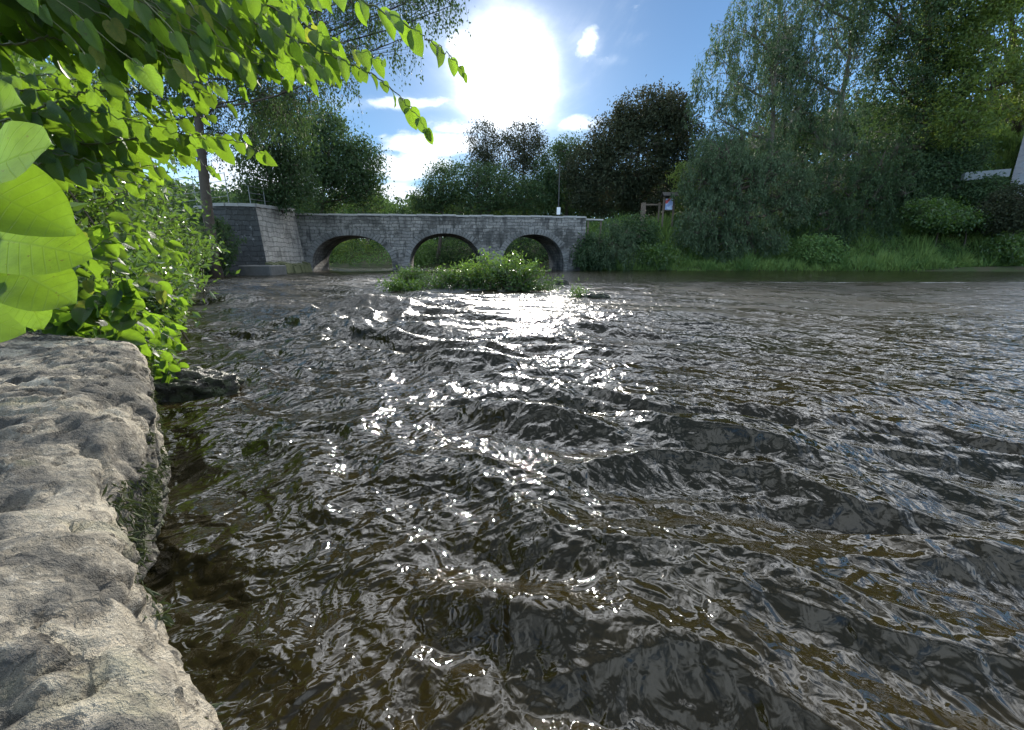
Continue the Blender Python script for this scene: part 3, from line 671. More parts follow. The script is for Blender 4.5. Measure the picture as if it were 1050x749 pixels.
# information board on the right bank
def info_board():
    p = unproj(684.5, 224, 42.5); s = pxm(42.5); root = thing('information_board', p, 'small roofed notice board with pale blue and red poster on the grassy bank', 'notice board')
    w_, h_ = 9.5 * s, 19 * s; pts = []
    for sg in (-1, 1):
        bb = MB(); x = p[0] + sg * w_ / 2; bb.box((x - .07, p[1] - .07, p[2] - .8), (x + .07, p[1] + .07, p[2] + h_), bev=.015); bb.build('post', M['wood'], root)
    bb = MB(); bb.box((p[0] - w_ / 2 + .09, p[1] - .05, p[2] + h_ * .36), (p[0] + w_ / 2 - .09, p[1] + .03, p[2] + h_ * .95), bev=.01); bb.build('backboard', M['wood'], root)
    m, T, out = material('poster_print'); ob = T.new('ShaderNodeTexCoord').outputs['Object']
    c = T.mix(T.ramp(T.noise(ob, 2.2, 2), .45, .55), (.55, .62, .78), (.30, .38, .62)); c = T.mix(T.ramp(T.noise(T.v('ADD', ob, (5., 3., 1.)), 1.8, 1), .56, .6), c, (.6, .10, .10)); principled(T, out, c, .35)
    bb = MB(); bb.box((p[0] - w_ / 2 + .14, p[1] - .062, p[2] + h_ * .40), (p[0] + w_ / 2 - .14, p[1] - .054, p[2] + h_ * .91)); bb.build('poster', m, root)
    bb = MB(); x0, x1 = p[0] - w_ / 2 - .22, p[0] + w_ / 2 + .22; y0, y1, z = p[1] - .5, p[1] + .5, p[2] + h_
    v = [(x0, y0, z), (x1, y0, z), (x1, p[1], z + .35), (x0, p[1], z + .35), (x1, y1, z), (x0, y1, z)]; v += [(a, b_, c_ + .07) for a, b_, c_ in v]
    bb.add(v, [[0, 1, 2, 3], [3, 2, 4, 5], [9, 8, 7, 6], [11, 10, 8, 9], [0, 6, 7, 1], [5, 4, 10, 11], [1, 7, 8, 2], [2, 8, 10, 4], [3, 9, 6, 0], [5, 11, 9, 3]]); bb.build('roof', plain_mat('board_roof', (.05, .045, .04), .8), root)
info_board()
# timber gate posts left of the board
p = unproj(659, 223, 43.5); root = thing('timber_gate', p, 'weathered timber gate post with a cross beam left of the notice board', 'gate')
bb = MB(); bb.box((p[0] - .2, p[1] - .2, p[2] - .8), (p[0] + .2, p[1] + .2, p[2] + 1.35), bev=.03); bb.build('post', M['wood'], root)
bb = MB(); bb.box((p[0] + .21, p[1] - .08, p[2] + 1.1), (p[0] + 1.5, p[1] + .08, p[2] + 1.25), bev=.02); bb.build('beam', M['wood'], root)
bb = MB(); bb.box((p[0] + 1.51, p[1] - .09, p[2] - .8), (p[0] + 1.69, p[1] + .09, p[2] + 1.38), bev=.02); bb.build('post', M['wood'], root)

# house corner and low wall up on the right slope
def house():
    Yd = 41.0; a = unproj(1037, 185, Yd); wpx = pxm(Yd)
    root = thing('stone_house', a, 'corner of a pale block walled house at the right edge above the bank', 'house')
    z0, z1 = a[2] - 5, a[2] + 8.5; x0 = a[0]; x1 = x0 + 5
    bb = MB(); prism_uv(bb, [(x0, Yd, z0), (x1, Yd, z0), (x1, Yd, z1), (x0, Yd, z1)]); prism_uv(bb, [(x0, Yd + 3.2, z0), (x0, Yd, z0), (x0, Yd, z1), (x0, Yd + 3.2, z1)]); prism_uv(bb, [(x1, Yd, z0), (x1, Yd + 3.2, z0), (x1, Yd + 3.2, z1), (x1, Yd, z1)]); prism_uv(bb, [(x1, Yd + 3.2, z0), (x0, Yd + 3.2, z0), (x0, Yd + 3.2, z1), (x1, Yd + 3.2, z1)])
    bb.build('wall', masonry('house_blocks', (.34, .35, .37), (.26, .27, .30), (.48, .49, .50), 1.3, 1.1, .2), root)
    bb = MB(); z = z0; k = 0
    while z < z1 - .5:
        w_ = .55 if k % 2 else .34
        bb.box((x0 - .02, Yd - .03, z + .01), (x0 + w_, Yd + .4, z + .49), bev=.015); z += .5; k += 1
    bb.build('quoin', plain_mat('quoin_stone', (.27, .26, .27), .9), root)
    bb = MB(); v = [(x0 - .4, Yd - .4, z1), (x1 + .4, Yd - .4, z1), (x1 + .4, Yd + 3.6, z1), (x0 - .4, Yd + 3.6, z1), (x0 - .4, Yd + 1.6, z1 + 2), (x1 + .4, Yd + 1.6, z1 + 2)]
    bb.add(v, [[0, 1, 5, 4], [2, 3, 4, 5]]); bb.f.append(np.array([[3, 0, 4], [1, 2, 5]])); bb.mi.append(np.zeros(2)); bb.f.append(np.array([[3, 2, 1, 0]])); bb.mi.append(np.zeros(1))
    bb.build('roof', plain_mat('slate', (.08, .085, .095), .7), root)
    for q in (1.6,):
        f = MB(); f.box((x0 + q, Yd - .05, a[2] + 1.0), (x0 + q + 1.2, Yd + .03, a[2] + 2.6), bev=.01); fo_ = f.build('window', plain_mat('white_frame', (.7, .7, .7), .5), root)
        f = MB(); f.box((x0 + q + .1, Yd - .062, a[2] + 1.1), (x0 + q + 1.1, Yd - .053, a[2] + 2.5)); f.build('pane', plain_mat('window_glass', (.03, .035, .04), .08), fo_)
    root.rotation_euler.z = math.radians(-51)
house()
a = unproj(990, 178, 40.2); e = unproj(1037, 174, 40.4); bb = MB(); d = e - a; n = np.array([-d[1], d[0], 0]); n /= np.linalg.norm(n); hh = np.array([0, 0, .6])
q = [a, e, e + n * .3, a + n * .3]; q = [x - hh for x in q] + [x + np.array([0, 0, .08]) for x in q]
bb.add(q, [[3, 2, 1, 0], [4, 5, 6, 7], [0, 1, 5, 4], [1, 2, 6, 5], [2, 3, 7, 6], [3, 0, 4, 7]]); tag(bb.build('garden_wall', plain_mat('pale_render', (.17, .185, .19), .85, vary=.2, scale=3)), 'low pale garden wall on the slope left of the house corner', 'wall')

# ------------------------------------------------------------------ trees
def crown_points(rng, c, r, n_clump, shell=.55, gap=.0, seed=0):
    U = rng.normal(size=(n_clump * 3, 3)); U /= np.linalg.norm(U, axis=1)[:, None]
    q = rng.random(len(U)) ** (1 / 3.) * (1 - shell) + shell * (1 - .35 * rng.random(len(U)) ** 2)
    lump = 1 + .28 * vnoise(U * 1.9 + seed * 1.3, seed + 40)
    P = np.array(c) + U * (q * lump)[:, None] * np.array(r)
    if gap > 0: P = P[(vnoise(P * .55, seed + 60) > (gap * 1.1 - .75)) & (vnoise(P * .3, seed + 61) > gap * .5 - .62)]
    return P[:n_clump]
def tree(name, label, base, lobes, mat, n_leaf, size, seed, cat='tree', group=None, asp=.5, clump_r=.45, shell=.5, gap=0., droop=.3, bark='bark', trunk_r=.28, per=26, hang=0., limbs=True, lean=None, strand=0.0, limb_k=.42):
    """lobes: (px, py, Y, rx_px, ry_px) as seen in the photo, each with real distance and depth"""
    rng = np.random.default_rng(seed); base = np.array(base, float)
    root = thing(name, base, label, cat, group); tb = MB(); cb = MB()
    L = []; 
    for (px, py, Y, rx, ry) in lobes:
        c = unproj(px, py, Y); s = pxm(Y); L.append((c, np.array([rx * s, (rx + ry) * .5 * s * .9, ry * s])))
    vol = np.array([np.prod(r) ** (2 / 3.) for _, r in L]); vol /= vol.sum()
    topc = max(L, key=lambda q: q[0][2] + q[1][2]); top = topc[0] + np.array([0, 0, topc[1][2] * .5])
    nseg = 9; tt = np.linspace(0, 1, nseg); mid = np.array([rng.normal() * .25, rng.normal() * .25, 0])
    trunk = base + (top - base) * tt[:, None] + mid * np.sin(tt * np.pi)[:, None] + rng.normal(size=(nseg, 3)) * .06 * tt[:, None]
    trunk[0] = base - np.array([0, 0, .4])
    tb.tube(trunk, trunk_r * (1 - .88 * tt) * np.r_[1.35, np.ones(nseg - 1)], 9)
    nl_tot = 0
    for li, (c, r) in enumerate(L):
        nc = max(4, int(n_leaf * vol[li] / per)); P = crown_points(rng, c, r, nc, shell, gap, seed + li)
        if len(P) == 0: continue
        # limb from the trunk to the lobe
        k = np.clip((c[2] - r[2] * .6 - base[2]) / max(.5, top[2] - base[2]), .12, .9); j = np.array([np.interp(k, tt, trunk[:, i_]) for i_ in range(3)])
        m_ = (j + c) / 2 + np.array([0, 0, -.10 * np.linalg.norm(c - j)]); q = np.linspace(0, 1, 6)[:, None]
        limb = j * (1 - q) ** 2 + 2 * q * (1 - q) * m_ + q ** 2 * c; rl = trunk_r * limb_k * (1 - .72 * q[:, 0])
        tb.tube(limb, rl, 6)
        nb = min(len(P), 16); bs = P[rng.choice(len(P), nb, replace=False)]
        for e in bs:
            w_ = limb[rng.integers(2, 6)]; q3 = np.linspace(0, 1, 4)[:, None]; tb.tube(w_ * (1 - q3) + e * q3 + np.array([0, 0, .12]) * np.sin(q3 * np.pi) * r[2], rl[-1] * (1 - .8 * q3[:, 0]), 4, cap=False)
        near = np.argmin(np.linalg.norm(P[:, None] - bs[None], axis=2), axis=1)
        tb.twigs(bs[near], P, .012 + .006 * rng.random(len(P)))
        if strand > 0:      # hanging withies: leaves strung down from each clump
            ns = int(per); off = rng.normal(size=(len(P), 3)) * np.array([.25, .25, .1]); A = P + off
            ln = strand * (.5 + rng.random(len(P))); sway = rng.normal(size=(len(P), 3)) * np.array([.22, .22, .02])
            B = A + np.array([0, 0, -1]) * ln[:, None] + sway; tb.twigs(A, B, .008)
            q = rng.random((len(P), ns)); pos = A[:, None] + (B - A)[:, None] * q[..., None] + rng.normal(size=(len(P), ns, 3)) * .09
            D = np.array([0, 0, -1.0]) + rng.normal(size=(len(P), ns, 3)) * .55
        else:
            pos = P[:, None] + rng.normal(size=(len(P), per, 3)) * clump_r * np.array([1, 1, .75]) * (.6 + .8 * rng.random((len(P), 1, 1)))
            D = rng.normal(size=(len(P), per, 3)) + np.array([0, 0, -droop * 2])
        pos = pos.reshape(-1, 3); D = D.reshape(-1, 3)
        N = rng.normal(size=pos.shape) + np.array([0, 0, .8]); sz = size * (.65 + .7 * rng.random(len(pos)))
        ct = np.repeat(np.clip(.5 + .7 * vnoise(P * .7, seed + 62) + .35 * rng.normal(size=len(P)), 0, 1), len(pos) // len(P)); tint = np.clip(.55 * ct + .45 * rng.random(len(pos)), 0, 1)
        cb.leaves(pos, D, N, sz, sz * asp, tint)
    tb.build('trunk', M[bark], root, smooth=True); cb.build('crown', mat if not isinstance(mat, str) else M[mat], root)
    return root
def gbase(px, Y):
    x = unproj(px, 266, Y)[0]; return np.array([x, Y, float(ground_z([[x, Y]])[0])])

# left of the bridge
tree('birch_tree', 'tall tree with bare trunk above the wall and drooping twigs against the sky', gbase(218, 24.5), [(215, -40, 23, 75, 70), (150, 20, 24, 70, 75), (270, 30, 23, 55, 55), (230, 95, 24, 48, 45), (290, 85, 24, 36, 38), (330, 15, 22, 50, 36), (175, 110, 25, 45, 45),
     (395, -22, 20.5, 44, 30), (364, 26, 20.5, 26, 24), (345, 70, 20.5, 20, 22), (450, -12, 20, 26, 22), (463, 6, 20, 10, 12), (412, 40, 20.5, 10, 16)], 'leaf_dark', 46000, .13, 101, clump_r=.22, gap=.38, bark='bark', trunk_r=.33, per=14, strand=.9, asp=.55, limb_k=.16)
tree('lime_tree', 'grey green leafy tree rising behind the wall railing left of the bridge', gbase(283, 33.5), [(285, 140, 33, 30, 32), (272, 180, 33, 26, 28), (300, 185, 33, 20, 28), (262, 205, 33, 20, 14), (296, 112, 33.5, 18, 16)], 'leaf_dark', 15000, .22, 103, clump_r=.4, droop=.8)
tree('oak_tree', 'broad dark green tree behind the left end of the bridge', gbase(325, 43.5), [(335, 150, 45, 30, 30), (355, 175, 45, 32, 28), (325, 190, 45, 28, 30), (370, 165, 45, 18, 20), (375, 195, 45, 18, 20), (330, 130, 45, 18, 14)], 'leaf_dark', 26000, .28, 104, clump_r=.55)
tree('small_tree', 'small bright leaved tree at the right foot of the broad dark tree behind the bridge', gbase(378, 61), [(372, 206, 61, 20, 14), (392, 212, 61, 12, 10), (350, 210, 61, 16, 12)], 'leaf_green', 4500, .22, 105, clump_r=.35)
# behind the bridge
tree('ash_tree', 'low rounded pale green tree behind the bridge left of the poplars', gbase(448, 52), [(440, 205, 52, 16, 14), (455, 190, 52, 18, 18), (430, 212, 52, 10, 8)], 'leaf_dark', 6500, .26, 106, clump_r=.45)
tree('oak_tree', 'dark rounded tree behind the bridge in front of the poplars', gbase(485, 54), [(475, 190, 54, 22, 20), (500, 192, 54, 26, 22), (525, 200, 53, 24, 18), (545, 205, 53, 20, 16), (480, 210, 53, 40, 12)], 'leaf_dark', 16000, .28, 107, clump_r=.5)
tree('poplar_tree', 'tall airy poplar with thin leaves right below the sun, left one of two', gbase(497, 60), [(497, 145, 60, 16, 17), (494, 165, 60, 14, 14), (502, 180, 60, 13, 14)], 'leaf_copper', 7500, .24, 108, clump_r=.42, gap=.2, per=14, trunk_r=.2)
tree('poplar_tree', 'tall airy poplar with a fine trunk below the sun, right one of two', gbase(533, 58), [(537, 142, 58, 20, 15), (525, 158, 58, 15, 16), (549, 160, 58, 13, 18), (535, 180, 58, 18, 16)], 'leaf_copper', 10500, .24, 109, clump_r=.42, gap=.2, per=14, trunk_r=.22)
tree('ash_tree', 'medium dark green tree between the poplars and the brown tree mass', gbase(578, 56), [(572, 170, 56, 20, 20), (585, 155, 56, 15, 13), (580, 195, 56, 26, 20), (560, 195, 56, 15, 18)], 'leaf_dark', 14000, .28, 110, clump_r=.5)
tree('beech_tree', 'big dark brownish beech tree behind the right end of the bridge', gbase(640, 52), [(662, 116, 52, 24, 20), (628, 142, 52, 22, 20), (676, 135, 52, 28, 26), (603, 172, 52, 24, 22), (645, 168, 51, 36, 28), (694, 150, 52, 22, 30), (640, 126, 52.5, 14, 13), (620, 195, 51, 34, 22), (665, 195, 51, 30, 22), (690, 112, 53, 16, 14)], 'leaf_copper', 50000, .32, 111, gap=.22, clump_r=.5)
# seen through the arches
for px, py, Y, rx, ry, mat_, sd, lb in ((360, 262, 60, 30, 18, 'leaf_lime', 121, 'sunlit yellow green bush on the far bank seen through the left arch'), (330, 258, 61, 26, 16, 'leaf_green', 122, 'darker green bush at the left side of the left arch opening'),
                                        (437, 262, 54, 16, 14, 'leaf_green', 123, 'green bush on the far bank at the left of the middle arch opening'), (472, 259, 53.5, 26, 20, 'leaf_dark', 124, 'dark bush filling the right of the middle arch opening'), (545, 259, 51.5, 34, 20, 'leaf_dark', 125, 'dark bush on the far bank seen through the right arch')):
    tree('bush', lb, gbase(px, Y), [(px, py, Y, rx, ry), (px - rx * .5, py + 6, Y - 1, rx * .6, ry * .6), (px + rx * .6, py + 7, Y - 1, rx * .5, ry * .55), (px, 272, Y - 1.5, rx * 1.1, 6)], mat_, 7000, .24, sd, 'bush', clump_r=.4, trunk_r=.07)
# right bank
tree('willow_tree', 'tall silvery willow with sky showing through, leftmost of the tall trees on the right bank', gbase(782, 45), [(770, 30, 45, 34, 34), (745, 75, 45, 30, 34), (790, 70, 45, 32, 34), (735, 120, 45, 28, 30), (775, 125, 45, 36, 34), (760, 165, 45, 40, 30), (800, 15, 45, 26, 26), (745, 150, 44, 30, 24)],
     'leaf_willow', 26000, .30, 131, asp=.3, clump_r=.5, gap=.62, strand=1.5, per=22, bark='pale_bark', trunk_r=.35)
tree('willow_tree', 'tall airy willow with slender trunks in the middle of the right bank', gbase(838, 46), [(825, -10, 46, 34, 36), (850, 30, 46, 34, 36), (820, 70, 46, 30, 34), (860, 90, 46, 34, 36), (830, 130, 46, 36, 36), (850, 170, 46, 40, 34), (880, -20, 46, 34, 34)],
     'leaf_willow', 27000, .30, 132, asp=.3, clump_r=.5, gap=.62, strand=1.4, per=22, bark='pale_bark', trunk_r=.36)
tree('poplar_tree', 'ivy clad dark poplar rising behind the middle of the right bank', gbase(935, 45), [(905, 10, 45, 28, 40), (940, 40, 45, 30, 40), (915, 85, 45, 26, 36), (945, 110, 45, 30, 40), (920, 150, 45, 32, 34), (950, -20, 45, 34, 34), (935, 180, 44, 34, 28)],
     'leaf_dark', 30000, .28, 133, clump_r=.42, gap=.5, trunk_r=.5)
tree('maple_tree', 'broad leafy tree with light green sprays overhanging the house corner at far right', gbase(1010, 46), [(990, 20, 44, 34, 40), (1030, 40, 42, 40, 44), (1010, 95, 41, 36, 30), (985, 125, 41, 24, 22), (1020, -30, 43, 50, 40), (1065, 70, 42, 36, 40), (970, 70, 44, 24, 34)],
     'leaf_lime', 34000, .30, 134, clump_r=.45, gap=.42, trunk_r=.45)
tree('poplar_tree', 'slim dark tree between the two willows on the right bank', gbase(800, 48), [(808, 100, 48, 16, 40), (812, 150, 48, 18, 36), (800, 60, 48, 14, 26)], 'leaf_dark', 9000, .26, 135, clump_r=.4, gap=.25)
tree('willow_tree', 'low spreading silver willow drooping to the water on the right bank', gbase(770, 40.5), [(742, 158, 40.5, 26, 20), (720, 185, 40.5, 22, 20), (760, 185, 39.8, 26, 22), (795, 178, 40.5, 28, 24), (730, 215, 39.6, 24, 20), (765, 222, 39.2, 20, 18), (712, 232, 39, 18, 20), (745, 248, 38.8, 20, 14), (805, 212, 40.2, 22, 18), (822, 195, 41, 20, 20), (790, 245, 39, 16, 12)],
     'leaf_willow', 40000, .25, 136, asp=.34, clump_r=.45, gap=.3, strand=.75, per=22, trunk_r=.4)
tree('willow_tree', 'dark bushy willow in shade right of the silver willow', gbase(870, 42), [(860, 190, 42, 34, 30), (895, 200, 42, 34, 28), (845, 225, 41, 30, 26), (885, 232, 41, 28, 18), (920, 205, 42.5, 26, 26), (905, 170, 43, 30, 26)],
     'leaf_dark', 30000, .26, 137, asp=.35, clump_r=.5, strand=1.0, per=22, trunk_r=.35)
tree('thorn_tree', 'small dark leafy tree below the maple in front of the slope', gbase(960, 42.5), [(955, 185, 42.5, 30, 24), (985, 160, 42.5, 24, 18), (940, 205, 42, 22, 16)], 'leaf_dark', 14000, .26, 138, clump_r=.42)
for n_, (px, py, Y, rx, ry, mt, lb) in enumerate(((838, 256, 38.2, 22, 12, 'leaf_green', 'low bright bush at the waterline right of the silver willow'), (955, 218, 39, 24, 14, 'leaf_bank', 'dark rounded shrub above the herb clumps at right'), (1040, 255, 36.4, 24, 11, 'leaf_bank', 'dark low bush at the waterline at the right edge'), (1015, 195, 39.5, 18, 12, 'leaf_dark', 'dark shrub in front of the pale garden wall'), (672, 262, 38.4, 22, 9, 'leaf_bank', 'low dark weeds at the foot of the grassy slope'))):
    tree('bush', lb, gbase(px, Y), [(px - rx * .45, py, Y, rx * .55, ry), (px + rx * .35, py - ry * .15, Y + .3, rx * .6, ry * .9), (px + rx * .8, py + ry * .4, Y - .2, rx * .35, ry * .6), (px, py + ry * .6, Y - .4, rx * .7, ry * .5)], mt, 4200, .24, 170 + n_, 'bush', clump_r=.3, trunk_r=.08)
tree('bush', 'dark hanging bush in front of the left end of the wing wall', gbase(205, 25), [(200, 232, 25, 24, 22), (222, 248, 25, 18, 16), (185, 258, 24, 24, 18), (212, 268, 24.5, 18, 10)], 'leaf_dark', 9000, .17, 181, 'bush', clump_r=.28, trunk_r=.08, strand=.4)
tree('elder_bush', 'yellowish sunlit bush beside the notice board', gbase(712, 43), [(706, 205, 43, 14, 18), (716, 190, 43, 13, 14), (700, 180, 43.5, 11, 12), (722, 212, 42.5, 12, 14)], 'leaf_lime', 5000, .22, 139, 'bush', clump_r=.3, trunk_r=.1)
for n_, (px, py, Y, rx, ry, mt, lb) in enumerate(((628, 248, 38.6, 26, 22, 'leaf_willow', 'feathery grey green sallow bush at the right end of the bridge'), (652, 240, 40.2, 20, 16, 'leaf_dark', 'dark bush between the sallow and the grassy slope'), (608, 258, 38.8, 14, 16, 'leaf_dark', 'dark low bush against the right abutment of the bridge'),
                         (1035, 215, 37.5, 26, 20, 'leaf_copper', 'brownish bush at the right edge below the house'), (985, 224, 38.5, 34, 9, 'leaf_bank', 'long low green bush halfway up the slope at right'))):
    g_ = gbase(px, Y); tree('bush', lb, g_, [(px, py, Y, rx, ry), (px - rx * .5, py + ry * .4, Y - .4, rx * .6, ry * .6), (px + rx * .55, py + ry * .4, Y - .3, rx * .55, ry * .6)], mt, 6500, .24, 150 + n_, 'bush', clump_r=.32, strand=.7 if n_ == 0 else 0, trunk_r=.08, asp=.3 if n_ == 0 else .5)

# dense wood on the hill behind, one mass nobody could count
bb = MB(); rng = np.random.default_rng(77); n_ = 90000
hx = rng.uniform(-70, 95, n_); hy = rng.uniform(64, 84, n_)
gz_ = ground_z(np.c_[hx, hy]); crest = np.interp(hx, [-70, -40, -12, 0, 10, 30, 60, 95], [9, 8, 6, 6.5, 8, 8, 7, 8]) + 3.0 * fbm(np.c_[hx * .16, hy * .16, 0 * hx], 3, 9)
hz = gz_ + crest * rng.random(n_) ** .6
D = rng.normal(size=(n_, 3)); bb.leaves(np.c_[hx, hy, hz], D, rng.normal(size=(n_, 3)), rng.uniform(.5, .9, n_), rng.uniform(.3, .5, n_), rng.random(n_))
tag(bb.build('far_wood', M['leaf_dark']), 'dark wood filling the valley side far behind the bridge', 'wood', kind='stuff')

# ------------------------------------------------------------------ grass and herbs on the right bank
def blades(name, n, region, hmin, hmax, mat, seed, wid=.05, zoff=0.):
    rng = np.random.default_rng(seed); P = np.c_[rng.uniform(region[0], region[1], n), rng.uniform(region[2], region[3], n)]
    d = river_dist(P); P = P[(d > -.25)]; d = d[d > -.25]; z = ground_z(P); n = len(P)
    tall = .55 + .75 * sstep(vnoise(np.c_[P * .35, np.zeros(n)], 55), -.3, .4)
    tuft = sstep(vnoise(np.c_[P * 1.3, np.zeros(n)], 58), -.25, .5); ln = rng.uniform(hmin, hmax, n) * tall * (.45 + 1.0 * tuft); b_ = np.c_[P, z - .05]
    D = np.c_[rng.normal(0, .35, n), rng.normal(-.1, .35, n), np.ones(n)]; N = np.c_[rng.normal(0, 1, n), -np.ones(n), rng.normal(0, .3, n)]
    tint = np.clip(.5 + .8 * vnoise(np.c_[P * .5, np.zeros(n)], 57) + .25 * rng.normal(size=n), 0, 1)
    bb = MB(); bb.leaves(b_, D, N, ln, wid, tint)
    return bb.build(name, M[mat])
tag(blades('grass', 130000, (6, 60, 36, 50), .45, 1.25, 'grass', 61, .06), 'tall rough grass covering the right bank', 'grass', kind='stuff')
rng = np.random.default_rng(66); n_ = 45000; P = np.c_[rng.uniform(7, 60, n_), rng.uniform(36, 46, n_)]; d = river_dist(P); P = P[(d > .1)]; z = ground_z(P); n_ = len(P)
hs = vnoise(np.c_[P * .8, np.zeros(n_)], 67); kp = hs > -.15; P, z, hs = P[kp], z[kp], hs[kp]; n_ = len(P)
bb = MB(); bb.leaves(np.c_[P, z + rng.random(n_) * (.3 + .9 * np.clip(hs, 0, 1))], rng.normal(size=(n_, 3)), rng.normal(size=(n_, 3)) + np.array([0, -.3, .8]), rng.uniform(.12, .26, n_), rng.uniform(.08, .14, n_), rng.random(n_))
nb_ = 30000; Pb = np.c_[rng.uniform(-48, 14, nb_), rng.uniform(42, 76, nb_)]; Pb = Pb[river_dist(Pb) > .05]; nb_ = len(Pb)
bb.leaves(np.c_[Pb, ground_z(Pb) + 1.1 * rng.random(nb_)], rng.normal(size=(nb_, 3)), rng.normal(size=(nb_, 3)) + np.array([0, -.3, .8]), rng.uniform(.2, .4, nb_), rng.uniform(.12, .2, nb_), rng.random(nb_))
tag(bb.build('herbs', M['leaf_green']), 'leafy nettles and herbs among the grass of the river banks', 'herbs', kind='stuff')

# ------------------------------------------------------------------ islet bushes
def herb(name, label, c, r, n, size, mat, seed, cat='bush', group=None, asp=.45, stems=14, spike=.4):
    rng = np.random.default_rng(seed); c = np.array(c, float); root = thing(name, c, label, cat, group)
    sb, lb = MB(), MB(); A = c + rng.normal(size=(stems, 3)) * np.array([r[0] * .3, r[1] * .3, 0]); U = rng.normal(size=(stems, 3)); U[:, 2] = 0
    B = c + np.c_[rng.uniform(-1, 1, stems) * r[0], rng.uniform(-1, 1, stems) * r[1], r[2] * (.55 + .75 * rng.random(stems) ** 1.6)]
    hgt = np.sqrt(np.clip(1.05 - ((B[:, 0] - c[0]) / r[0] / 1.1) ** 2, .12, 1)); B[:, 2] = c[2] + (B[:, 2] - c[2]) * hgt
    A[:, 2] = c[2] - .1; q = np.linspace(0, 1, 6)
    per = n // stems; allp = []
    for a, e in zip(A, B):
        m_ = np.array([a[0] + (e[0] - a[0]) * .3, a[1] + (e[1] - a[1]) * .3, c[2] + (e[2] - c[2]) * .75])
        pts = ((1 - q) ** 2)[:, None] * a + (2 * q * (1 - q))[:, None] * m_ + (q ** 2)[:, None] * e; sb.tube(pts, .012 * (1 - .8 * q), 5, cap=False)
        f = rng.random(per) ** .75; pos = ((1 - f) ** 2)[:, None] * a + (2 * f * (1 - f))[:, None] * m_ + (f ** 2)[:, None] * e
        allp.append(pos + rng.normal(size=(per, 3)) * size * .9)
    pos = np.concatenate(allp); pos[:, 2] = np.maximum(pos[:, 2], c[2] + .03); D = rng.normal(size=pos.shape) + np.array([0, 0, spike]); N = rng.normal(size=pos.shape) + np.array([0, -.2, .9])
    sz = size * (.6 + .8 * rng.random(len(pos))); lb.leaves(pos, D, N, sz, sz * asp, rng.random(len(pos)))
    sb.build('stem', M['twig'], root); lb.build('foliage', M[mat], root); return root
def ipos(px, Y): return np.array([unproj(px, 300, Y)[0], Y, .08])
herb('islet_bush', 'largest leafy bush on the islet in front of the right arch', ipos(520, 13.0), (1.25, .75, .95), 4600, .10, 'leaf_bank', 201, stems=75)
herb('islet_bush', 'leafy bush at the left side of the islet\'s main clump', ipos(480, 13.0), (1.1, .6, .66), 3200, .10, 'leaf_bank', 202, stems=50)
herb('islet_bush', 'small green bush on the islet left of the main clump, below the middle arch', ipos(424, 13.8), (.85, .5, .58), 2300, .09, 'leaf_bank', 203, stems=34)
herb('islet_bush', 'low tuft of weeds at the far left tip of the islet', ipos(412, 12.4), (.7, .4, .28), 900, .10, 'leaf_bank', 204, stems=18)
herb('islet_bush', 'low spreading weeds along the right tip of the islet', ipos(548, 12.6), (.9, .4, .34), 1200, .09, 'leaf_bank', 205, stems=22)
herb('islet_bush', 'thin ragged weeds in the gap between the two clumps on the islet', ipos(450, 13.2), (.8, .4, .36), 800, .08, 'leaf_bank', 207, stems=26)
herb('water_weed', 'thin tuft of grass beside the low dark stone right of the islet', (unproj(594, 303, 10.3)[0], 10.3, .0), (.22, .15, .26), 260, .10, 'leaf_bank', 206, 'weed', asp=.2, stems=16, spike=1.4)

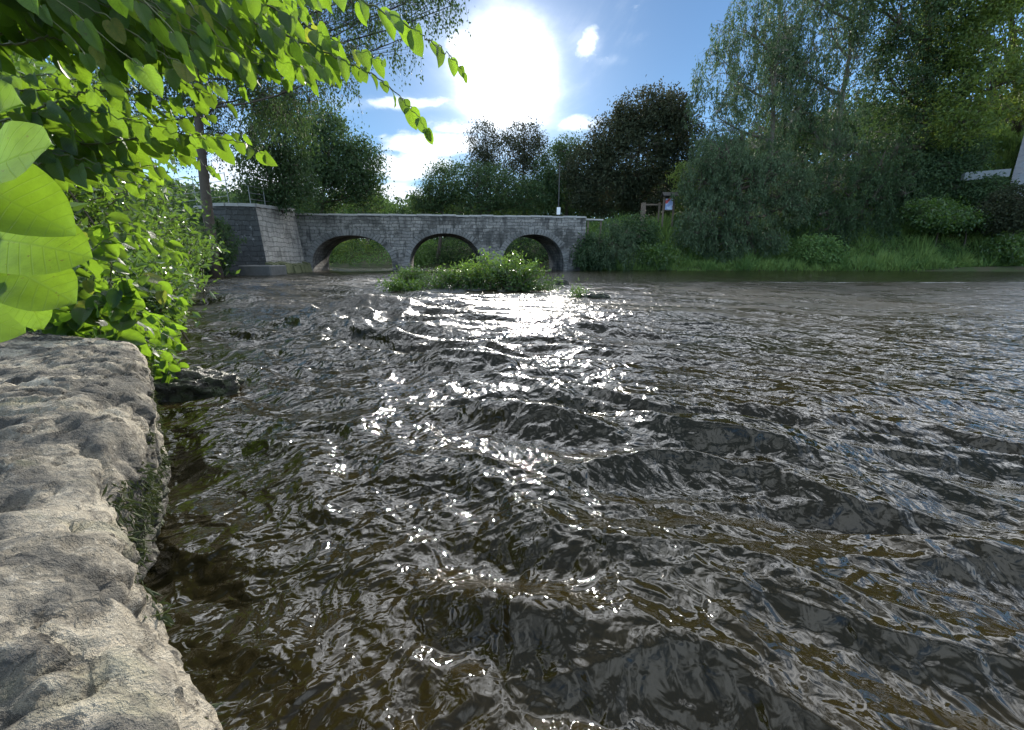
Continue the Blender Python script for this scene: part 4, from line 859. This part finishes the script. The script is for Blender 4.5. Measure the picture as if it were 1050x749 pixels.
# ------------------------------------------------------------------ left bank: foreground canes with broad leaves
def bez(pts, n):
    pts = np.asarray(pts, float); k = np.linspace(0, len(pts) - 1, n); out = []
    for q in k:          # Catmull-Rom
        i = min(int(q), len(pts) - 2); f = q - i; p = [pts[max(0, i - 1)], pts[i], pts[i + 1], pts[min(len(pts) - 1, i + 2)]]
        out.append(.5 * (2 * p[1] + (p[2] - p[0]) * f + (2 * p[0] - 5 * p[1] + 4 * p[2] - p[3]) * f * f + (3 * p[1] - p[0] - 3 * p[2] + p[3]) * f ** 3))
    return np.array(out)
def cane(label, pix, seed, L=.11, gap=.055, skip=0., group=None, down=.85, face=1.0, r=.0045, mat='leaf_broad', cat='plant', name='knotweed_cane', asp=.72, taper=True):
    """arching cane through photo points (px, py, Y) with alternate broad leaves"""
    rng = np.random.default_rng(seed); pts = bez([q if isinstance(q, np.ndarray) else unproj(*q) for q in pix], 60); s = np.r_[0, np.cumsum(np.linalg.norm(np.diff(pts, axis=0), axis=1))]
    root = thing(name, pts[0], label, cat, group); sb, lb = MB(), MB()
    zig = rng.normal(size=(60, 3)) * .004; sb.tube(pts + zig, r * (1 - .75 * np.linspace(0, 1, 60)), 6)
    ks = np.arange(skip * s[-1], s[-1], gap) + rng.normal(size=len(np.arange(skip * s[-1], s[-1], gap))) * gap * .18; ks = np.clip(np.r_[ks, s[-1]], 0, s[-1]); n = len(ks)
    B = np.c_[[np.interp(ks, s, pts[:, i]) for i in range(3)]].T; t0 = np.gradient(pts, axis=0); t0 /= np.linalg.norm(t0, axis=1)[:, None]; Tn = np.c_[[np.interp(ks, s, t0[:, i]) for i in range(3)]].T
    side = np.cross(Tn, [0, 0, 1.0]); side /= np.linalg.norm(side, axis=1)[:, None] + 1e-9; alt = np.where(np.arange(n) % 2 == 0, 1, -1)[:, None]
    D = Tn * .45 + side * alt * .55 * rng.uniform(.3, 1.2, (n, 1)) + np.array([0, 0, -down]) * rng.uniform(.5, 1.4, (n, 1)) + rng.normal(size=(n, 3)) * .16
    D /= np.linalg.norm(D, axis=1)[:, None]
    pet = B + (Tn * .3 + side * alt * .5 + np.array([0, 0, -.1])) * .022; sb.twigs(B, pet + D * .012, .0016)
    N = np.array([0, -face, .55]) + rng.normal(size=(n, 3)) * .45
    k = ks / s[-1]; ln = L * (1.08 - .5 * np.clip((k - .6) / .4, 0, 1) if taper else np.ones(n)) * rng.uniform(.55, 1.15, n)
    lb.ovate(pet, D, N, ln, ln * asp * rng.uniform(.72, 1.12, n), rng.random(n), .3, .25, rng)
    sb.build('stem', M['stem'], root, smooth=True); lb.build('foliage', M[mat], root, smooth=True); return root
GK = 'broad leaved canes arching over the water at upper left'
cane('leafy cane whose tip hangs against the bright sky beside the sun glow', [(230, -60, 1.75), (330, -14, 1.75), (400, 14, 1.75), (440, 42, 1.75), (466, 62, 1.75), (474, 72, 1.75)], 301, .105, .05, group=GK)
cane('slim leafy cane with small hanging leaves below the longest tip', [(230, 10, 1.85), (320, 48, 1.85), (380, 76, 1.85), (415, 104, 1.85), (438, 132, 1.85)], 302, .095, .045, group=GK)
cane('short leafy cane between the two tips that reach the sky', [(220, -20, 1.9), (300, 18, 1.9), (350, 45, 1.9), (392, 62, 1.9)], 303, .11, .05, group=GK)
cane('sunlit yellow green cane ending in a row of bright leaves before the dark tree', [(10, 165, 1.7), (90, 150, 1.7), (165, 140, 1.75), (225, 140, 1.75), (272, 158, 1.75)], 304, .115, .045, group=GK)
def px_of(p):
    d = np.asarray(p) - CAM; cp, sp = math.cos(PITCH), math.sin(PITCH); dep = d[1] * cp - d[2] * sp
    return 525 + FPX * d[0] / dep, 374.5 - FPX * (d[1] * sp + d[2] * cp) / dep
rng = np.random.default_rng(309)
for q in range(24):          # canes added over the viewer's left shoulder, mostly unseen, to block sky light
    x1, y1 = rng.uniform(20, 300), rng.uniform(-20, 75); Y1 = rng.uniform(1.0, 1.9); e = unproj(x1, y1, Y1)
    st = np.array([rng.uniform(-2.6, -1.7), rng.uniform(-.4, .7), rng.uniform(1.9, 2.9)]); m_ = st * .5 + e * .5 + np.array([0, 0, .35])
    cane('added leafy cane reaching in from above to shade the top left corner', [st, st * .6 + m_ * .4 + np.array([0, 0, .08]), m_, e], 700 + q, rng.uniform(.08, .12), .05, group=GK)
rng = np.random.default_rng(308)
for q in range(56):          # deeper layer that keeps the sun off the corner
    x0, y0 = rng.uniform(-20, 150), rng.uniform(-170, -30); x1, y1 = rng.uniform(120, 330), rng.uniform(-30, 80); Y0 = rng.uniform(1.9, 3.1)
    cane('leafy cane deep in the shaded mass at upper left, hanging before the birch', [(x0, y0, Y0), ((x0 + x1) / 2, min(y0 + 30, y1 - 25), Y0), (x1, y1, Y0)], 740 + q, rng.uniform(.09, .13), .035, group=GK)
rng = np.random.default_rng(310); kk = 0
for q in range(58):          # shaded mass at the top left corner
    x0, y0 = rng.uniform(-190, 60), rng.uniform(-200, 60); x1, y1 = rng.uniform(60, 335), rng.uniform(-30, 108); Y0 = rng.uniform(1.1, 2.9)
    if x1 > 250 and y1 > 85: y1 = 70
    mx, my = x0 * .45 + x1 * .55, min(y0, y1) * .75 + max(y0, y1) * .25 - 22
    cane('leafy cane among the shaded dark green leaves filling the top left corner', [(x0, y0, Y0), ((x0 + mx) / 2, (y0 + my) / 2 - 8, Y0), (mx, my, Y0 + .1), (x1, y1, Y0 + .15)], 320 + q, rng.uniform(.075, .125), .05, group=GK)
for q in range(26):          # sunlit band under it
    x0, y0 = rng.uniform(-120, 30), rng.uniform(80, 230); x1, y1 = rng.uniform(90, 250), rng.uniform(100, 200); Y0 = rng.uniform(1.5, 2.6)
    mx, my = x0 * .45 + x1 * .55, (y0 + y1) / 2 - 28
    cane('leafy cane among the sunlit yellow green leaves at left below the shaded ones', [(x0, y0, Y0), ((x0 + mx) / 2, (y0 + my) / 2 - 6, Y0), (mx, my, Y0), (x1, y1, Y0)], 390 + q, rng.uniform(.07, .115), .05, group=GK)
# the nearest plant: a few very large bright leaves at the left edge
def big_leaves():
    root = thing('knotweed_cane', unproj(-60, 360, .8), 'nearest plant with very large bright green heart shaped leaves at the left edge', 'plant'); rng = np.random.default_rng(401)
    sb, lb = MB(), MB(); spine = bez([unproj(-70, 420, .85), unproj(-50, 300, .82), unproj(-30, 200, .8), unproj(-15, 120, .8)], 30); sb.tube(spine, .006, 7)
    spec = [(-34, 190, 33, 134, .70, 0, .3), (-24, 190, 58, 226, .74, 0, .5), (-2, 246, 72, 252, .77, 0, .1), (2, 270, 68, 306, .81, 0, .4), (26, 284, 34, 338, .84, 0, -.2), (-36, 130, 12, 98, .86, 0, .3), (-38, 318, 10, 336, .88, 0, .2), (-44, 232, 8, 268, .83, 0, .7)]
    for bx, by, tx, ty, Y, ln, tw in spec:
        P = unproj(bx, by, Y); Q = unproj(tx, ty, Y - .05); D = (Q - P); ln = np.linalg.norm(D); k = np.argmin(np.linalg.norm(spine - P, axis=1)); sb.tube([spine[k], P], .0028, 5)
        N = np.array([[.1 * tw, -1.0, .55 + .5 * tw]]); lb.ovate(P[None], D[None], N, ln, ln * .72, np.array([rng.uniform(.05, .9)]), .3, .2, rng, 'round')
    sb.build('stem', M['stem'], root, smooth=True); lb.build('foliage', M['leaf_broad'], root, smooth=True)
big_leaves()
# bank plants going down to the water, glossy leaves first, then smaller ones
rng = np.random.default_rng(420)
for q in range(26):
    x0 = rng.uniform(40, 130); y0 = 355; x1 = rng.uniform(75, 190); y1 = rng.uniform(215, 330); Y0 = rng.uniform(2.4, 4.0); Y1 = Y0 - .1
    g = unproj(x0, y0, Y0); cane('glossy broad leaved stem leaning out from the bank behind the boulder', [(x0 - 20, y0 + 10, Y0), (x0, (y0 + y1) / 2 + 10, Y0), ((x0 + x1) / 2, y1 + 6, Y1), (x1, y1 + 24, Y1)], 500 + q, rng.uniform(.10, .15), .05, .15, 'stems leaning out from the left bank', down=.5, face=.5)
for q, (px, py, Y, L) in enumerate(((180, 400, 2.75, .13), (165, 372, 2.7, .12), (185, 385, 2.9, .11), (150, 350, 2.8, .12), (172, 350, 3.2, .10))):
    cane('dark broad leaved weed hanging over the wet stone at the water edge', [(px - 45, py + 5, Y), (px - 30, py - 22, Y), (px - 10, py - 20, Y), (px + 8, py + 2, Y)], 460 + q, L, .05, .2, 'weeds at the edge beside the wet stone', down=.5, name='bank_weed')
def bankpos(Y, inland): 
    a = np.interp(Y, RIV[3:10, 1], RIV[3:10, 0]); x = a - inland; return np.array([x, Y, float(ground_z([[x, Y]])[0])])
rng = np.random.default_rng(470)
lbs = ['low leafy bush on the left bank just beyond the boulder', 'leafy bush on the left bank, second along from the boulder', 'leafy bush on the left bank halfway to the wall', 'leafy bush on the left bank hanging over the riffle', 'dark leafy bush near the wall end of the left bank', 'leafy bush on the left bank beside the wall end']
for q, (Y, inl, r, sz, mt) in enumerate(((3.9, .45, (.5, .6, .75), .065, 'leaf_bank'), (5.2, .7, (.75, .8, 1.0), .07, 'leaf_bank'), (7.2, .8, (1.0, 1.1, 1.4), .08, 'leaf_bank'), (10, .9, (1.3, 1.5, 2.0), .10, 'leaf_bank'), (14, 1.0, (1.8, 1.8, 2.6), .13, 'leaf_dark'), (19, 1.2, (2.4, 2.2, 3.2), .16, 'leaf_dark'))):
    herb('bank_bush', lbs[q], bankpos(Y, inl), r, 4200, sz * 1.35, mt, 471 + q, 'bush', stems=70, spike=.1)
for q, (Y, inl, h_) in enumerate(((4.6, 2.0, 2.6), (6.5, 2.4, 3.4), (9.5, 2.8, 4.6))):
    herb('bank_shrub', ('leafy shrub behind the canes on the left bank, nearest of three', 'leafy shrub behind the canes on the left bank, middle of three', 'tall leafy shrub behind the canes on the left bank, farthest of three')[q], bankpos(Y, inl), (1.5 + q * .3, 1.4, h_), 7000, .15 + .03 * q, 'leaf_bank', 481 + q, 'shrub', stems=80, spike=0.)
bb = MB(); n_ = 30000; Yq = 2.2 + 22 * rng.random(n_) ** 1.7; inl = rng.random(n_) * (.6 + .12 * Yq); xb = np.interp(Yq, RIV[3:10, 1], RIV[3:10, 0]) - inl; zb = ground_z(np.c_[xb, Yq]) + rng.random(n_) * .35
bb.leaves(np.c_[xb, Yq, zb], rng.normal(size=(n_, 3)) + np.array([.3, -.2, .2]), rng.normal(size=(n_, 3)) + np.array([.2, -.2, .8]), .04 + .006 * Yq + .03 * rng.random(n_), .025 + .004 * Yq, rng.random(n_))
tag(bb.build('undergrowth', M['leaf_bank']), 'mixed low weeds covering the foot of the left bank', 'weeds', kind='stuff')
